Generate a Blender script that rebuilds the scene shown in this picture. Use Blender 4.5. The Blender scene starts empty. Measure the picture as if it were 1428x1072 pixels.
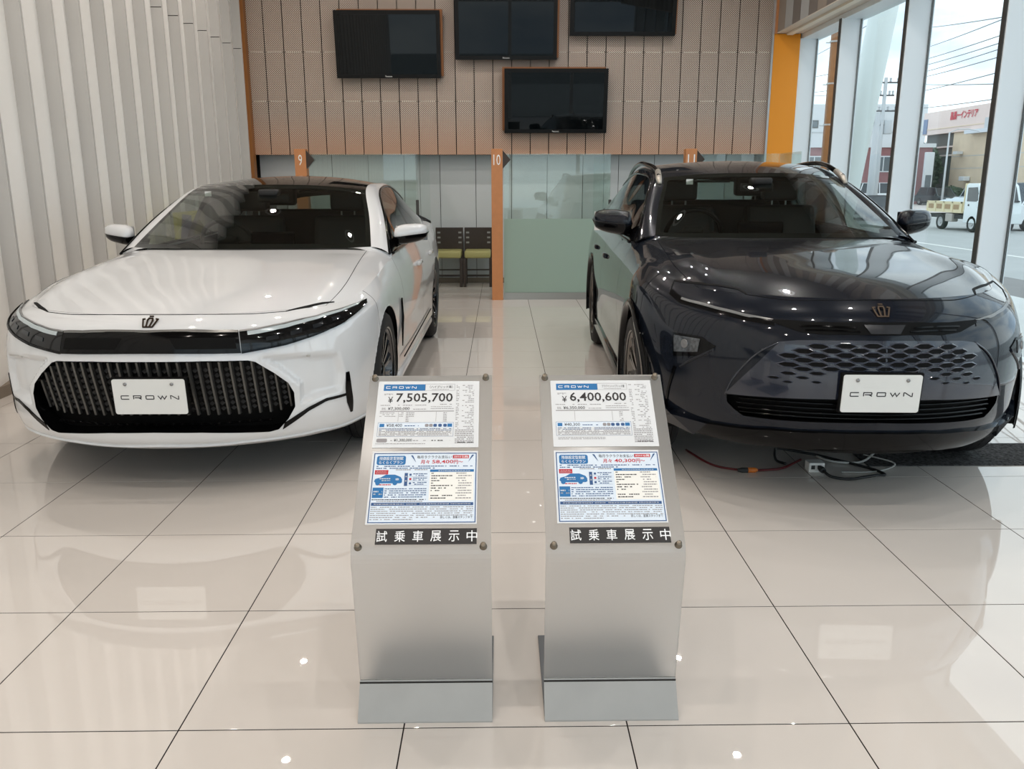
import bpy, bmesh, math, random
import numpy as np
from mathutils import Vector, Matrix
from mathutils.bvhtree import BVHTree

random.seed(7)
S = bpy.context.scene
COL = S.collection
PI = math.pi

# ------------------------------------------------------------------ camera
CAM_H = 1.424
cd = bpy.data.cameras.new('camera')
cam = bpy.data.objects.new('camera', cd)
COL.objects.link(cam)
cam.location = (0, 0, CAM_H)
cam.rotation_euler = (PI / 2 - 0.2199, 0.0014, -0.0140)
cd.sensor_width = 36.0
cd.lens = 36.0 * 1097.2 / 1428.0
cd.shift_y = -(536 - 499.6) / 1428.0
cd.clip_start = 0.05
cd.clip_end = 600
S.camera = cam

# ------------------------------------------------------------------ world / view
S.view_settings.view_transform = 'Standard'
S.view_settings.look = 'None'
S.view_settings.gamma = 1.0
S.view_settings.use_curve_mapping = False
S.view_settings.exposure = 0.13
S.cycles.max_bounces = 10
S.cycles.transparent_max_bounces = 24
S.cycles.transmission_bounces = 10
S.cycles.glossy_bounces = 5
S.cycles.caustics_reflective = False
S.cycles.caustics_refractive = False
S.cycles.sample_clamp_indirect = 4.0

W = bpy.data.worlds.new('sky')
S.world = W
W.use_nodes = True
nt = W.node_tree
nt.nodes.clear()
def wn(t, **k):
    n = nt.nodes.new(t)
    for a, b in k.items():
        setattr(n, a, b)
    return n
tc = wn('ShaderNodeTexCoord')
mp = wn('ShaderNodeMapping')
mp.inputs['Scale'].default_value = (1.0, 1.0, 2.6)
nz = wn('ShaderNodeTexNoise')
nz.inputs['Scale'].default_value = 3.2
nz.inputs['Detail'].default_value = 6
nz.inputs['Roughness'].default_value = 0.55
rp = wn('ShaderNodeValToRGB')
rp.color_ramp.elements[0].position = 0.36
rp.color_ramp.elements[0].color = (0.40, 0.53, 0.68, 1)
rp.color_ramp.elements[1].position = 0.56
rp.color_ramp.elements[1].color = (0.85, 0.945, 1.0, 1)
bg = wn('ShaderNodeBackground')
bg.inputs['Strength'].default_value = 1.66
out = wn('ShaderNodeOutputWorld')
L = nt.links.new
L(tc.outputs['Generated'], mp.inputs['Vector'])
L(mp.outputs['Vector'], nz.inputs['Vector'])
L(nz.outputs['Fac'], rp.inputs['Fac'])
L(rp.outputs['Color'], bg.inputs['Color'])
L(bg.outputs['Background'], out.inputs['Surface'])

LAMP_W = 13.5          # each ceiling downlight
CEIL = 4.7
def lamp(x, y, z, power, size, color, rot=(0, 0, 0), size_y=None, name='ceiling_lamp_light'):
    d = bpy.data.lights.new(name, 'AREA')
    d.energy = power
    d.color = color
    if size_y:
        d.shape = 'RECTANGLE'; d.size = size; d.size_y = size_y
    else:
        d.shape = 'DISK'; d.size = size
    o = bpy.data.objects.new(name, d)
    COL.objects.link(o)
    o.location = (x, y, z)
    o.rotation_euler = rot
    return o
WARM = (1.0, 0.86, 0.70)
NEUT = (1.0, 0.90, 0.81)
COOL = (1.0, 0.965, 0.925)
DOWN = []
for iy, y in enumerate((-2.6, -0.6, 1.4, 3.4, 5.4, 7.4, 9.2)):
    for ix, x in enumerate((-2.6, -1.0, 0.7, 2.3)):
        DOWN.append((x + 0.25 * (iy % 2), y))
for (x, y) in DOWN:
    lamp(x, y, CEIL - 0.03, LAMP_W, 0.075, NEUT if x < 0.6 else COOL)

# ------------------------------------------------------------------ helpers
def lin(c):
    r = []
    for v in c:
        v = v / 255.0
        r.append(v / 12.92 if v <= 0.04045 else ((v + 0.055) / 1.055) ** 2.4)
    return (*r, 1.0)

MATS = {}
def mat(name, rgb, rough=0.5, metal=0.0, spec=0.5, coat=0.0, noise=0.0, nscale=8.0, bump=0.0, emit=None, estr=0.0, coat_rough=0.03, coat_ior=1.5):
    if name in MATS:
        return MATS[name]
    m = bpy.data.materials.new(name)
    m.use_nodes = True
    n = m.node_tree.nodes
    b = n['Principled BSDF']
    c = lin(rgb)
    b.inputs['Base Color'].default_value = c
    b.inputs['Roughness'].default_value = rough
    b.inputs['Metallic'].default_value = metal
    b.inputs['Specular IOR Level'].default_value = spec
    b.inputs['Coat Weight'].default_value = coat
    b.inputs['Coat Roughness'].default_value = coat_rough
    b.inputs['Coat IOR'].default_value = coat_ior
    if emit:
        b.inputs['Emission Color'].default_value = lin(emit)
        b.inputs['Emission Strength'].default_value = estr
    if noise > 0 or bump > 0:
        t = n.new('ShaderNodeTexCoord')
        z = n.new('ShaderNodeTexNoise')
        z.inputs['Scale'].default_value = nscale
        z.inputs['Detail'].default_value = 5
        m.node_tree.links.new(t.outputs['Object'], z.inputs['Vector'])
        if noise > 0:
            r = n.new('ShaderNodeValToRGB')
            r.color_ramp.elements[0].position = 0.3
            r.color_ramp.elements[1].position = 0.7
            r.color_ramp.elements[0].color = tuple(max(0, v * (1 - noise)) for v in c[:3]) + (1,)
            r.color_ramp.elements[1].color = tuple(min(1, v * (1 + noise)) for v in c[:3]) + (1,)
            m.node_tree.links.new(z.outputs['Fac'], r.inputs['Fac'])
            m.node_tree.links.new(r.outputs['Color'], b.inputs['Base Color'])
        if bump > 0:
            u = n.new('ShaderNodeBump')
            u.inputs['Strength'].default_value = bump
            u.inputs['Distance'].default_value = 0.01
            m.node_tree.links.new(z.outputs['Fac'], u.inputs['Height'])
            m.node_tree.links.new(u.outputs['Normal'], b.inputs['Normal'])
    MATS[name] = m
    return m

def glass(name, tint, refl=1.0, ior=1.5, rough=0.0):
    """thin pane: tinted straight-through transmission plus a fresnel mirror"""
    if name in MATS:
        return MATS[name]
    m = bpy.data.materials.new(name)
    m.use_nodes = True
    n = m.node_tree.nodes
    n.clear()
    o = n.new('ShaderNodeOutputMaterial')
    t = n.new('ShaderNodeBsdfTransparent')
    t.inputs['Color'].default_value = (*tint, 1)
    g = n.new('ShaderNodeBsdfGlossy')
    g.inputs['Roughness'].default_value = rough
    g.inputs['Color'].default_value = (refl, refl, refl, 1)
    f = n.new('ShaderNodeFresnel')
    ge = n.new('ShaderNodeNewGeometry')          # same index seen from either face
    mr = n.new('ShaderNodeMapRange')
    mr.inputs['To Min'].default_value = ior
    mr.inputs['To Max'].default_value = 1.0 / ior
    m.node_tree.links.new(ge.outputs['Backfacing'], mr.inputs['Value'])
    m.node_tree.links.new(mr.outputs['Result'], f.inputs['IOR'])
    x = n.new('ShaderNodeMixShader')
    k = m.node_tree.links.new
    k(f.outputs['Fac'], x.inputs['Fac'])
    k(t.outputs['BSDF'], x.inputs[1])
    k(g.outputs['BSDF'], x.inputs[2])
    k(x.outputs['Shader'], o.inputs['Surface'])
    MATS[name] = m
    return m

def mesh(name, V, F, m, parent=None, smooth=False, mids=None):
    me = bpy.data.meshes.new(name)
    me.from_pydata([tuple(map(float, v)) for v in V], [], [tuple(int(i) for i in f) for f in F])
    ms = m if isinstance(m, (list, tuple)) else [m]
    for q in ms:
        me.materials.append(q)
    if mids is not None:
        me.polygons.foreach_set('material_index', mids)
    if smooth:
        me.polygons.foreach_set('use_smooth', [True] * len(me.polygons))
    me.update()
    o = bpy.data.objects.new(name, me)
    COL.objects.link(o)
    if parent:
        o.parent = parent
    return o

def tag(o, label=None, cat=None, group=None, kind=None):
    if label: o['label'] = label
    if cat: o['category'] = cat
    if group: o['group'] = group
    if kind: o['kind'] = kind
    return o

def thing(name, label, cat, loc=(0, 0, 0), rot=(0, 0, 0), group=None):
    o = bpy.data.objects.new(name, None)
    COL.objects.link(o)
    o.location = loc
    o.rotation_euler = rot
    o.empty_display_size = 0.05
    return tag(o, label, cat, group)

def struct(name, loc=(0, 0, 0), rot=(0, 0, 0)):
    o = bpy.data.objects.new(name, None)
    COL.objects.link(o)
    o.location = loc
    o.rotation_euler = rot
    o['kind'] = 'structure'
    return o

class MB:
    """collects primitives into one mesh"""
    def __init__(s): s.V = []; s.F = []
    def add(s, V, F):
        b = len(s.V)
        s.V += [tuple(v) for v in V]
        s.F += [tuple(i + b for i in f) for f in F]
        return s
    def box(s, a, b, bev=0.0):
        x0, y0, z0 = a; x1, y1, z1 = b
        if bev <= 0:
            V = [(x0, y0, z0), (x1, y0, z0), (x1, y1, z0), (x0, y1, z0), (x0, y0, z1), (x1, y0, z1), (x1, y1, z1), (x0, y1, z1)]
            F = [(0, 3, 2, 1), (4, 5, 6, 7), (0, 1, 5, 4), (1, 2, 6, 5), (2, 3, 7, 6), (3, 0, 4, 7)]
            return s.add(V, F)
        m = bmesh.new()
        bmesh.ops.create_cube(m, size=1.0)
        for v in m.verts:
            v.co = Vector(((v.co.x + .5) * (x1 - x0) + x0, (v.co.y + .5) * (y1 - y0) + y0, (v.co.z + .5) * (z1 - z0) + z0))
        bmesh.ops.bevel(m, geom=list(m.edges), offset=bev, segments=2, affect='EDGES', profile=0.5)
        m.verts.index_update()
        V = [v.co[:] for v in m.verts]
        F = [[v.index for v in f.verts] for f in m.faces]
        m.free()
        return s.add(V, F)
    def tube(s, P, r, n=8, cap=True):
        P = [Vector(p) for p in P]
        rs = r if isinstance(r, (list, tuple)) else [r] * len(P)
        V = []; F = []
        ref = None
        for i, p in enumerate(P):
            d = (P[min(i + 1, len(P) - 1)] - P[max(i - 1, 0)]).normalized()
            if ref is None:
                ref = d.orthogonal().normalized()
            a = (ref - d * ref.dot(d))
            a = a.normalized() if a.length > 1e-6 else d.orthogonal().normalized()
            ref = a
            b = d.cross(a)
            for k in range(n):
                t = 2 * PI * k / n
                V.append(p + (a * math.cos(t) + b * math.sin(t)) * rs[i])
        for i in range(len(P) - 1):
            for k in range(n):
                k2 = (k + 1) % n
                F.append((i * n + k, i * n + k2, (i + 1) * n + k2, (i + 1) * n + k))
        if cap:
            F.append(tuple(range(n - 1, -1, -1)))
            F.append(tuple((len(P) - 1) * n + k for k in range(n)))
        return s.add(V, F)
    def lathe(s, prof, n=24, axis='z', c=(0, 0, 0), close=False):
        """prof: (radius, height) list, spun about an axis through c"""
        V = []; F = []
        k = len(prof)
        for j in range(n):
            t = 2 * PI * j / n
            for (r, h) in prof:
                a, b = r * math.cos(t), r * math.sin(t)
                p = {'z': (a, b, h), 'x': (h, a, b), 'y': (b, h, a)}[axis]
                V.append((p[0] + c[0], p[1] + c[1], p[2] + c[2]))
        for j in range(n):
            j2 = (j + 1) % n
            for i in range(k - 1 if not close else k):
                i2 = (i + 1) % k
                F.append((j * k + i, j2 * k + i, j2 * k + i2, j * k + i2))
        return s.add(V, F)
    def prism(s, poly, a, b, axis='y'):
        """polygon in the two other axes extruded from a to b"""
        n = len(poly)
        def P(p, h):
            return {'y': (p[0], h, p[1]), 'z': (p[0], p[1], h), 'x': (h, p[0], p[1])}[axis]
        V = [P(p, a) for p in poly] + [P(p, b) for p in poly]
        F = [tuple(range(n)), tuple(range(2 * n - 1, n - 1, -1))]
        F += [(i, i + n, (i + 1) % n + n, (i + 1) % n) for i in range(n)]
        return s.add(V, F)
    def grid(s, G):
        """G[i][j] points"""
        h, w = len(G), len(G[0])
        V = [p for r in G for p in r]
        F = [(i * w + j, i * w + j + 1, (i + 1) * w + j + 1, (i + 1) * w + j) for i in range(h - 1) for j in range(w - 1)]
        return s.add(V, F)
    def strip(s, P, w, z, closed=False):
        """flat ribbon of width w along 2-D points, at height z"""
        P = [Vector((p[0], p[1])) for p in P]
        n = len(P)
        V = []
        for i in range(n):
            a = P[i - 1] if (i > 0 or closed) else P[i]
            b = P[(i + 1) % n] if (i < n - 1 or closed) else P[i]
            d1 = (P[i] - a); d2 = (b - P[i])
            if d1.length < 1e-9: d1 = d2
            if d2.length < 1e-9: d2 = d1
            d1.normalize(); d2.normalize()
            n1 = Vector((-d1.y, d1.x)); n2 = Vector((-d2.y, d2.x))
            m = n1 + n2
            m = m.normalized() if m.length > 1e-6 else n1
            k = min(1 / max(0.35, m.dot(n1)), 2.2)
            V += [(*(P[i] + m * w / 2 * k), z), (*(P[i] - m * w / 2 * k), z)]
        F = [(2 * i, 2 * i + 1, (2 * i + 3) % (2 * n), (2 * i + 2) % (2 * n)) for i in range(n if closed else n - 1)]
        return s.add(V, F)
    def make(s, name, m, parent=None, smooth=False):
        o = mesh(name, s.V, s.F, m, parent, smooth)
        return o

def fixn(o):
    b = bmesh.new(); b.from_mesh(o.data)
    bmesh.ops.recalc_face_normals(b, faces=b.faces)
    b.to_mesh(o.data); b.free()
    return o
def bevel(o, w, seg=2):
    b = bmesh.new(); b.from_mesh(o.data)
    bmesh.ops.recalc_face_normals(b, faces=b.faces)
    es = [e for e in b.edges if len(e.link_faces) == 2 and e.calc_face_angle(0) > 0.5]
    bmesh.ops.bevel(b, geom=es, offset=w, segments=seg, affect='EDGES', profile=0.6)
    b.to_mesh(o.data); b.free()
    return o
def copy_tree(o, parent=None):
    c = o.copy()
    COL.objects.link(c)
    if parent: c.parent = parent
    for ch in list(o.children):
        copy_tree(ch, c)
    return c

_tc = {}
def text_geo(body, size, sx=1.0, align='LEFT', weight=0.0):
    """flat text outline as (verts, faces) in x,y; default font with its CJK fallback"""
    k = (body, weight, align)
    if k not in _tc:
        cu = bpy.data.curves.new('t', 'FONT')
        cu.body = body
        cu.size = 1.0
        cu.align_x = align
        cu.offset = weight
        cu.resolution_u = 2
        o = bpy.data.objects.new('t', cu)
        COL.objects.link(o)
        dg = bpy.context.evaluated_depsgraph_get()
        me = o.evaluated_get(dg).to_mesh()
        V = [v.co[:] for v in me.vertices]
        F = [tuple(p.vertices) for p in me.polygons]
        o.evaluated_get(dg).to_mesh_clear()
        bpy.data.objects.remove(o)
        bpy.data.curves.remove(cu)
        _tc[k] = (V, F)
    V, F = _tc[k]
    return [(v[0] * size * sx, v[1] * size, 0) for v in V], F
def fit_text(mb, body, x0, x1, y0, y1, z, weight=0.0):
    """text scaled so that its outline fills the given box"""
    V, F = text_geo(body, 1.0, 1.0, 'LEFT', weight)
    if not V: return
    ax, bx = min(v[0] for v in V), max(v[0] for v in V)
    ay, by = min(v[1] for v in V), max(v[1] for v in V)
    mb.add([(x0 + (v[0] - ax) / (bx - ax) * (x1 - x0), y0 + (v[1] - ay) / (by - ay) * (y1 - y0), z) for v in V], F)

WIDE = {  # wide squared capitals as strokes on a 2.3 x 1 cell
    'C': [[(2.3, 1), (.12, 1), (0, .88), (0, .12), (.12, 0), (2.3, 0)]],
    'R': [[(0, 0), (0, 1), (2.05, 1), (2.2, .88), (2.2, .52), (2.05, .42), (.3, .42)], [(1.45, .42), (2.3, 0)]],
    'O': [[(.12, 0), (0, .12), (0, .88), (.12, 1), (2.18, 1), (2.3, .88), (2.3, .12), (2.18, 0), (.12, 0)]],
    'W': [[(-.1, 1), (.65, 0), (1.2, .9), (1.75, 0), (2.5, 1)]],
    'N': [[(0, 0), (0, 1), (.3, 1), (2.0, 0), (2.3, 0), (2.3, 1)]],
}
def wide_word(mb, x0, x1, y0, h, z, w, adv=3.62):
    n = 5
    s = (x1 - x0) / (adv * (n - 1) + 2.3)
    for i, ch in enumerate('CROWN'):
        for st in WIDE[ch]:
            mb.strip([(x0 + (i * adv + p[0]) * s, y0 + p[1] * h) for p in st], w, z)

# ================================================================== ROOM
M_floor = mat('porcelain_tile', (216, 209, 202), rough=0.012, spec=0.85, noise=0.015, nscale=1.7)
M_grout = mat('dark_grout', (40, 34, 33), rough=0.9, spec=0.1)
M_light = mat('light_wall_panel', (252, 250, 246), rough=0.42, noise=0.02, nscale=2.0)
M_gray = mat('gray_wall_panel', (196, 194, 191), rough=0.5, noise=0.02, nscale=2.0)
M_dark = mat('dark_gap', (40, 38, 36), rough=0.9)
M_base = mat('baseboard_gray', (132, 120, 106), rough=0.5)
M_ceil = mat('ceiling_paint', (126, 115, 103), rough=0.8)
M_alu = mat('white_aluminium', (236, 243, 247), rough=0.35)
M_alud = mat('dark_aluminium', (72, 72, 70), rough=0.4, metal=0.3)
M_orange = mat('orange_paint', (238, 150, 28), rough=0.5)
M_wood = mat('light_wood', (196, 132, 84), rough=0.45, noise=0.05, nscale=14)
M_woodd = mat('dark_wood', (52, 40, 32), rough=0.4, noise=0.08, nscale=20)
M_wpanel = mat('back_panel_gray', (204, 207, 209), rough=0.4)
M_glass = glass('window_glass', (0.96, 0.98, 0.975), ior=1.25)
M_pglass = glass('partition_glass', (0.89, 0.95, 0.925), ior=1.6)

X_WIN = 4.25
YB = 11.2
OX, OY, T = -0.866, 1.843, 0.6
floor = struct('floor')
g = 0.0019
def tile_mesh(w, d):
    c = 0.0006
    a = [(g, g), (w - g, g), (w - g, d - g), (g, d - g)]
    b = [(g + c, g + c), (w - g - c, g + c), (w - g - c, d - g - c), (g + c, d - g - c)]
    V = [(x, y, -0.006) for x, y in a] + [(x, y, -0.0005) for x, y in a] + [(x, y, 0) for x, y in b]
    F = [(8, 9, 10, 11)]
    for i in range(4):
        j = (i + 1) % 4
        F += [(i, j, j + 4, i + 4), (i + 4, j + 4, j + 8, i + 8)]
    me = bpy.data.meshes.new('floor_tile')
    me.from_pydata(V, [], F)
    me.materials.append(M_floor)
    return me
cache = {}
for i in range(-5, 9):
    for j in range(-1, 16):
        x0 = OX + T * i; x1 = min(x0 + T, 4.21); x0 = max(x0, -3.5)
        y0 = OY + T * j; y1 = min(y0 + T, 11.46)
        k = (round(x1 - x0, 3), round(y1 - y0, 3))
        if k not in cache: cache[k] = tile_mesh(x1 - x0, y1 - y0)
        o = bpy.data.objects.new('floor_tile', cache[k])
        COL.objects.link(o)
        o.location = (x0, y0, 0)
        o.parent = floor
MB().box((-3.6, -4.2, -0.16), (4.33, 11.6, -0.0010)).make('floor_bed', M_grout, floor)
MB().box((-3.5, -4.1, -0.001), (4.21, OY - T - 0.004, 0)).make('floor_slab', M_floor, floor)

# left wall: folded panels, grey leaves face the camera, light leaves run back
wl = struct('wall_left')
P_, XP, XD = 0.4185, -3.40, -3.512
JZ = 3.15
MB().box((-3.75, -4.2, 0), (-3.56, 11.6, CEIL)).make('wall_backing', M_dark, wl)
k = 0
y = 8.955 - P_ * 31
while y < YB - 0.02:
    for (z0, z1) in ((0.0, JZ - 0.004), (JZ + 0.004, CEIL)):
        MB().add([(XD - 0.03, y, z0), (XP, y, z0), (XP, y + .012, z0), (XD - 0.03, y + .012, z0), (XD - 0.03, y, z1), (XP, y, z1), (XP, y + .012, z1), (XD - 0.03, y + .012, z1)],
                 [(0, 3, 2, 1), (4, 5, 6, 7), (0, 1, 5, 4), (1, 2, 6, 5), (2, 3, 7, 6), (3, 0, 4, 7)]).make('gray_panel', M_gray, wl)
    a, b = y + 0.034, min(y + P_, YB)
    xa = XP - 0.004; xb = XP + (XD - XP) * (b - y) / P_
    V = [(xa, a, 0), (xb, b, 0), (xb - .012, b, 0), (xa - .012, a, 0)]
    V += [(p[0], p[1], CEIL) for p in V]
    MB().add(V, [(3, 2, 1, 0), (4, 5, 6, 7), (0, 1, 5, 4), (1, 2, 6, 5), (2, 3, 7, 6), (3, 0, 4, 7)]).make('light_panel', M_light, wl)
    y += P_
bb = MB().box((-3.50, -4.0, 0), (XP + 0.012, YB, 0.075)).make('baseboard_left', M_base)
bb['kind'] = 'structure'
tr = MB().box((-3.43, YB - 0.10, 0), (-3.365, YB + 0.02, CEIL)).make('trim_1', mat('bronze_trim', (150, 96, 44), rough=0.4), None)
tr['kind'] = 'structure'

# ceiling with downlights
ce = MB().box((-3.75, -4.2, CEIL), (4.33, 11.7, CEIL + 0.15)).make('ceiling', M_ceil)
ce['kind'] = 'structure'
M_trimw = mat('downlight_ring', (230, 228, 224), rough=0.4)
NTH = ('first', 'second', 'third', 'fourth', 'fifth', 'sixth', 'seventh')
for i, (x, y) in enumerate(DOWN):
    t = thing('downlight', 'round ceiling downlight, %s row from the shop front, %s from the left wall' % (NTH[i // 4], NTH[i % 4]), 'ceiling light', (x, y, CEIL), group='ceiling downlights above the showroom')
    MB().lathe([(0.088, -0.004), (0.105, -0.012), (0.12, -0.006), (0.12, 0.0)], 20).make('ring', M_trimw, t, True)
    t.location.z = CEIL - 0.001

# back wall
wb = struct('wall_back')
def perforated():
    m = mat('perforated_metal', (178, 160, 146), rough=0.42, metal=0.0)
    n = m.node_tree.nodes; k = m.node_tree.links.new
    t = n.new('ShaderNodeTexCoord'); mp = n.new('ShaderNodeMapping')
    mp.inputs['Rotation'].default_value = (0, PI / 4, 0)
    mp.inputs['Scale'].default_value = (52, 0.001, 52)
    v = n.new('ShaderNodeTexVoronoi'); v.inputs['Randomness'].default_value = 0.0; v.inputs['Scale'].default_value = 1.0
    r = n.new('ShaderNodeValToRGB')
    r.color_ramp.elements[0].position = 0.33; r.color_ramp.elements[0].color = lin((84, 70, 62))
    r.color_ramp.elements[1].position = 0.40; r.color_ramp.elements[1].color = lin((208, 191, 177))
    k(t.outputs['Object'], mp.inputs['Vector']); k(mp.outputs['Vector'], v.inputs['Vector'])
    k(v.outputs['Distance'], r.inputs['Fac'])
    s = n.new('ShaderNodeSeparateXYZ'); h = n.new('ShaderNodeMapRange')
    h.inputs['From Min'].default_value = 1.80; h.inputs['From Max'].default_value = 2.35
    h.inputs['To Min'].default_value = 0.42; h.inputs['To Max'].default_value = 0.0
    x = n.new('ShaderNodeMix'); x.data_type = 'RGBA'; x.inputs['B'].default_value = lin((206, 138, 88))  # orange glow along the lower edge, painted into the panel colour
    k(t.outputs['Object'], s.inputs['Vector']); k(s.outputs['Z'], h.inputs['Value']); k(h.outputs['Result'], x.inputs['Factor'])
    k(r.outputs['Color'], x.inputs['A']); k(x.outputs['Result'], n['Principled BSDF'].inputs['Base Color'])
    return m
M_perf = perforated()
M_dots = mat('slot_light', (226, 218, 204), rough=0.5)
MB().box((-3.75, 11.52, 0), (4.33, 11.7, CEIL)).make('wall_backing', M_dark, wb)
PZ = 1.80
for kx in range(-15, 13):
    x0 = 0.408 + 0.2537 * kx; x1 = x0 + 0.2537
    x0 = max(x0, -3.37); x1 = min(x1, 3.665)
    rows = [(PZ, 2.497), (2.503, 3.127), (3.133, CEIL)]
    for (z0, z1) in rows:
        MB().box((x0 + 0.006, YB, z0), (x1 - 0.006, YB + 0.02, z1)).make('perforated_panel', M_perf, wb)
    d = MB()
    for z in (2.5, 3.13):
        x = x0 + 0.035
        while x < x1 - 0.035:
            d.box((x, YB - 0.004, z - 0.007), (x + 0.013, YB + 0.004, z + 0.007)); x += 0.025
    d.make('slot_row', M_dots, wb)
MB().box((-3.4, YB + 0.06, PZ), (3.7, YB + 0.08, CEIL)).make('screen_backing', M_dark, wb)
x = -3.398
while x < 3.7:
    MB().box((x + 0.004, 11.48, 0), (min(x + 0.5074, 4.03) - 0.004, 11.50, 2.2)).make('wall_panel', M_wpanel, wb)
    x += 0.5074
MB().box((-3.5, 11.46, 0), (4.03, 11.48, 0.07)).make('skirting', M_base, wb)

# right side: orange end wall, boxed beam, fins and panes
wr = struct('wall_right')
MB().box((3.672, YB - 0.02, 0), (4.03, 11.5, 3.36)).make('orange_wall', M_orange, wr)
MB().box((3.645, YB - 0.03, 0), (3.672, 11.5, CEIL)).make('edge_strip', mat('brushed_edge', (196, 196, 196), rough=0.3, metal=0.7), wr)
MB().box((3.672, YB - 0.06, 3.36), (3.70, 11.5, CEIL)).make('wood_strip', M_wood, wr)
beam = [mat('beam_panel_brown', (150, 138, 126), rough=0.45), mat('beam_panel_gray', (176, 176, 174), rough=0.45), mat('beam_panel_dark', (120, 112, 106), rough=0.45)]
y = YB - 0.06; k = 0
while y > -4:
    MB().box((3.70, y - 0.262, 3.375), (3.72, y, CEIL)).make('beam_panel', beam[(k * 7 + k // 3) % 3], wr)
    y -= 0.27; k += 1
MB().box((3.70, -4.1, 3.36), (4.05, YB - 0.06, 3.372)).make('soffit', mat('soffit_cream', (214, 204, 190), rough=0.5), wr)
MB().box((3.82, -4.1, 3.335), (3.90, YB - 0.08, 3.36)).make('light_rail', mat('rail_cream', (236, 226, 208), rough=0.5), wr)
MB().box((3.72, -4.1, 3.38), (4.33, 11.6, CEIL)).make('beam_core', M_alu, wr)
MB().box((4.05, -4.1, 3.30), (4.33, 11.6, 3.38)).make('window_head', M_alu, wr)
MB().box((4.19, -4.1, -0.10), (4.31, 11.6, 0.012)).make('window_sill', M_alu, wr)

FINS = [11.2, 9.87, 8.27, 6.64, 5.02, 3.40, 1.78, 0.16, -1.46, -3.08]
for i, y in enumerate(FINS):
    t = struct('trim_%d' % (i + 2))
    MB().box((4.035, y, 0), (4.29, y + 0.075, 3.31), 0.004).make('fin', M_alu, t)
    MB().box((4.026, y + 0.010, 0), (4.034, y + 0.065, 3.31)).make('fin_edge', M_alud, t)
    MB().box((4.256, y - 0.014, 0), (4.272, y - 0.001, 3.31)).make('frame', M_alud, t)
ends = FINS + [-4.1]
for i in range(len(FINS)):
    w = struct('window_%d' % (i + 1))
    MB().box((4.245, ends[i + 1] + 0.076, 0.012), (4.255, ends[i] - 0.015, 3.30)).make('pane', M_glass, w)

# glazed shop front behind the camera
wf = struct('wall_front')
MB().box((-3.75, -4.2, 3.4), (4.33, -4.08, CEIL)).make('header', M_alu, wf)
for i, x in enumerate((-3.6, -1.65, 0.3, 2.25, 4.2)):
    MB().box((x - 0.05, -4.2, 0), (x + 0.05, -4.02, 3.4)).make('mullion', M_alu, wf)
    if i < 4:
        MB().box((x + 0.06, -4.13, 0.02), (x + 1.89, -4.12, 3.4)).make('pane', M_glass, wf)

# ================================================================== BOOTHS (numbered posts, glass partitions, seats)
M_frost = mat('frosted_film', (182, 204, 193), rough=0.5)
def frost():
    m = MATS['frosted_film']; n = m.node_tree.nodes; k = m.node_tree.links.new
    b = n['Principled BSDF']
    tr_ = n.new('ShaderNodeBsdfTransparent'); tr_.inputs['Color'].default_value = (0.72, 0.85, 0.80, 1)
    tl = n.new('ShaderNodeBsdfTranslucent'); tl.inputs['Color'].default_value = lin((178, 204, 192))
    m1 = n.new('ShaderNodeMixShader'); m1.inputs['Fac'].default_value = 0.3
    m2 = n.new('ShaderNodeMixShader'); m2.inputs['Fac'].default_value = 0.12
    k(b.outputs['BSDF'], m1.inputs[1]); k(tl.outputs['BSDF'], m1.inputs[2])
    k(m1.outputs['Shader'], m2.inputs[1]); k(tr_.outputs['BSDF'], m2.inputs[2])
    k(m2.outputs['Shader'], n['Material Output'].inputs['Surface'])
frost()
M_steel = mat('satin_steel', (168, 168, 164), rough=0.35, metal=0.8)
M_white = mat('white_print', (246, 246, 244), rough=0.5)
YP = 9.75
def partition(x0, x1, label, returns):
    t = thing('glass_partition', label, 'partition', (x0, YP, 0), group='glass partitions of the numbered booths')
    w = x1 - x0
    MB().box((0, -0.02, 0), (w, 0.02, 0.085)).make('base_rail', M_steel, t)
    MB().box((0, -0.006, 0.085), (w, 0.006, 1.76)).make('glass_pane', M_pglass, t)
    MB().box((0.002, -0.009, 0.086), (w - 0.002, -0.0065, 0.99)).make('frosted_film', M_frost, t)
    for (rx, y0, y1) in returns:
        MB().box((rx - x0 - 0.006, y0 - YP, 0.03), (rx - x0 + 0.006, y1 - YP, 1.76)).make('return_pane', M_pglass, t)
        MB().box((rx - x0 - 0.018, -0.03, 0.93), (rx - x0 + 0.018, -0.010, 1.22), 0.003).make('clamp', M_alud, t)
    return t
partition(-2.30, -1.02, 'clear over frosted glass partition right of post 9, behind the white car', [(-1.01, YP + 0.01, 11.46)])
partition(0.035, 1.32, 'clear over frosted glass partition right of post 10, between the two cars', [(1.325, YP + 0.01, 11.46)])
partition(2.40, 3.36, 'clear over frosted glass partition right of post 11, behind the dark car', [(3.37, 9.06, YP - 0.01)])

def post(x, num, label):
    t = thing('number_post', label, 'post', (x, YP, 0), group='wooden posts with booth numbers')
    bevel(MB().box((-0.068, -0.06, 0), (0.068, 0.06, 1.815)).make('post', M_wood, t), 0.003)
    MB().prism([(0.069, 1.80), (0.069, 1.585), (0.163, 1.69)], -0.057, -0.023, 'y').make('arrow', M_woodd, t)
    n = MB()
    w = 0.045 if len(num) == 1 else 0.085
    fit_text(n, num, -w / 2, w / 2, 0, 0.125, 0)
    o = n.make('number', M_white, t)
    o.rotation_euler = (PI / 2, 0, 0); o.location = (0.0, -0.0615, 1.625)
    return t
post(-2.385, '9', 'light wooden post with white number 9 behind the white car')
post(-0.044, '10', 'light wooden post with white number 10 between the two cars')
post(2.285, '11', 'light wooden post with white number 11 behind the dark car roof')

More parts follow.
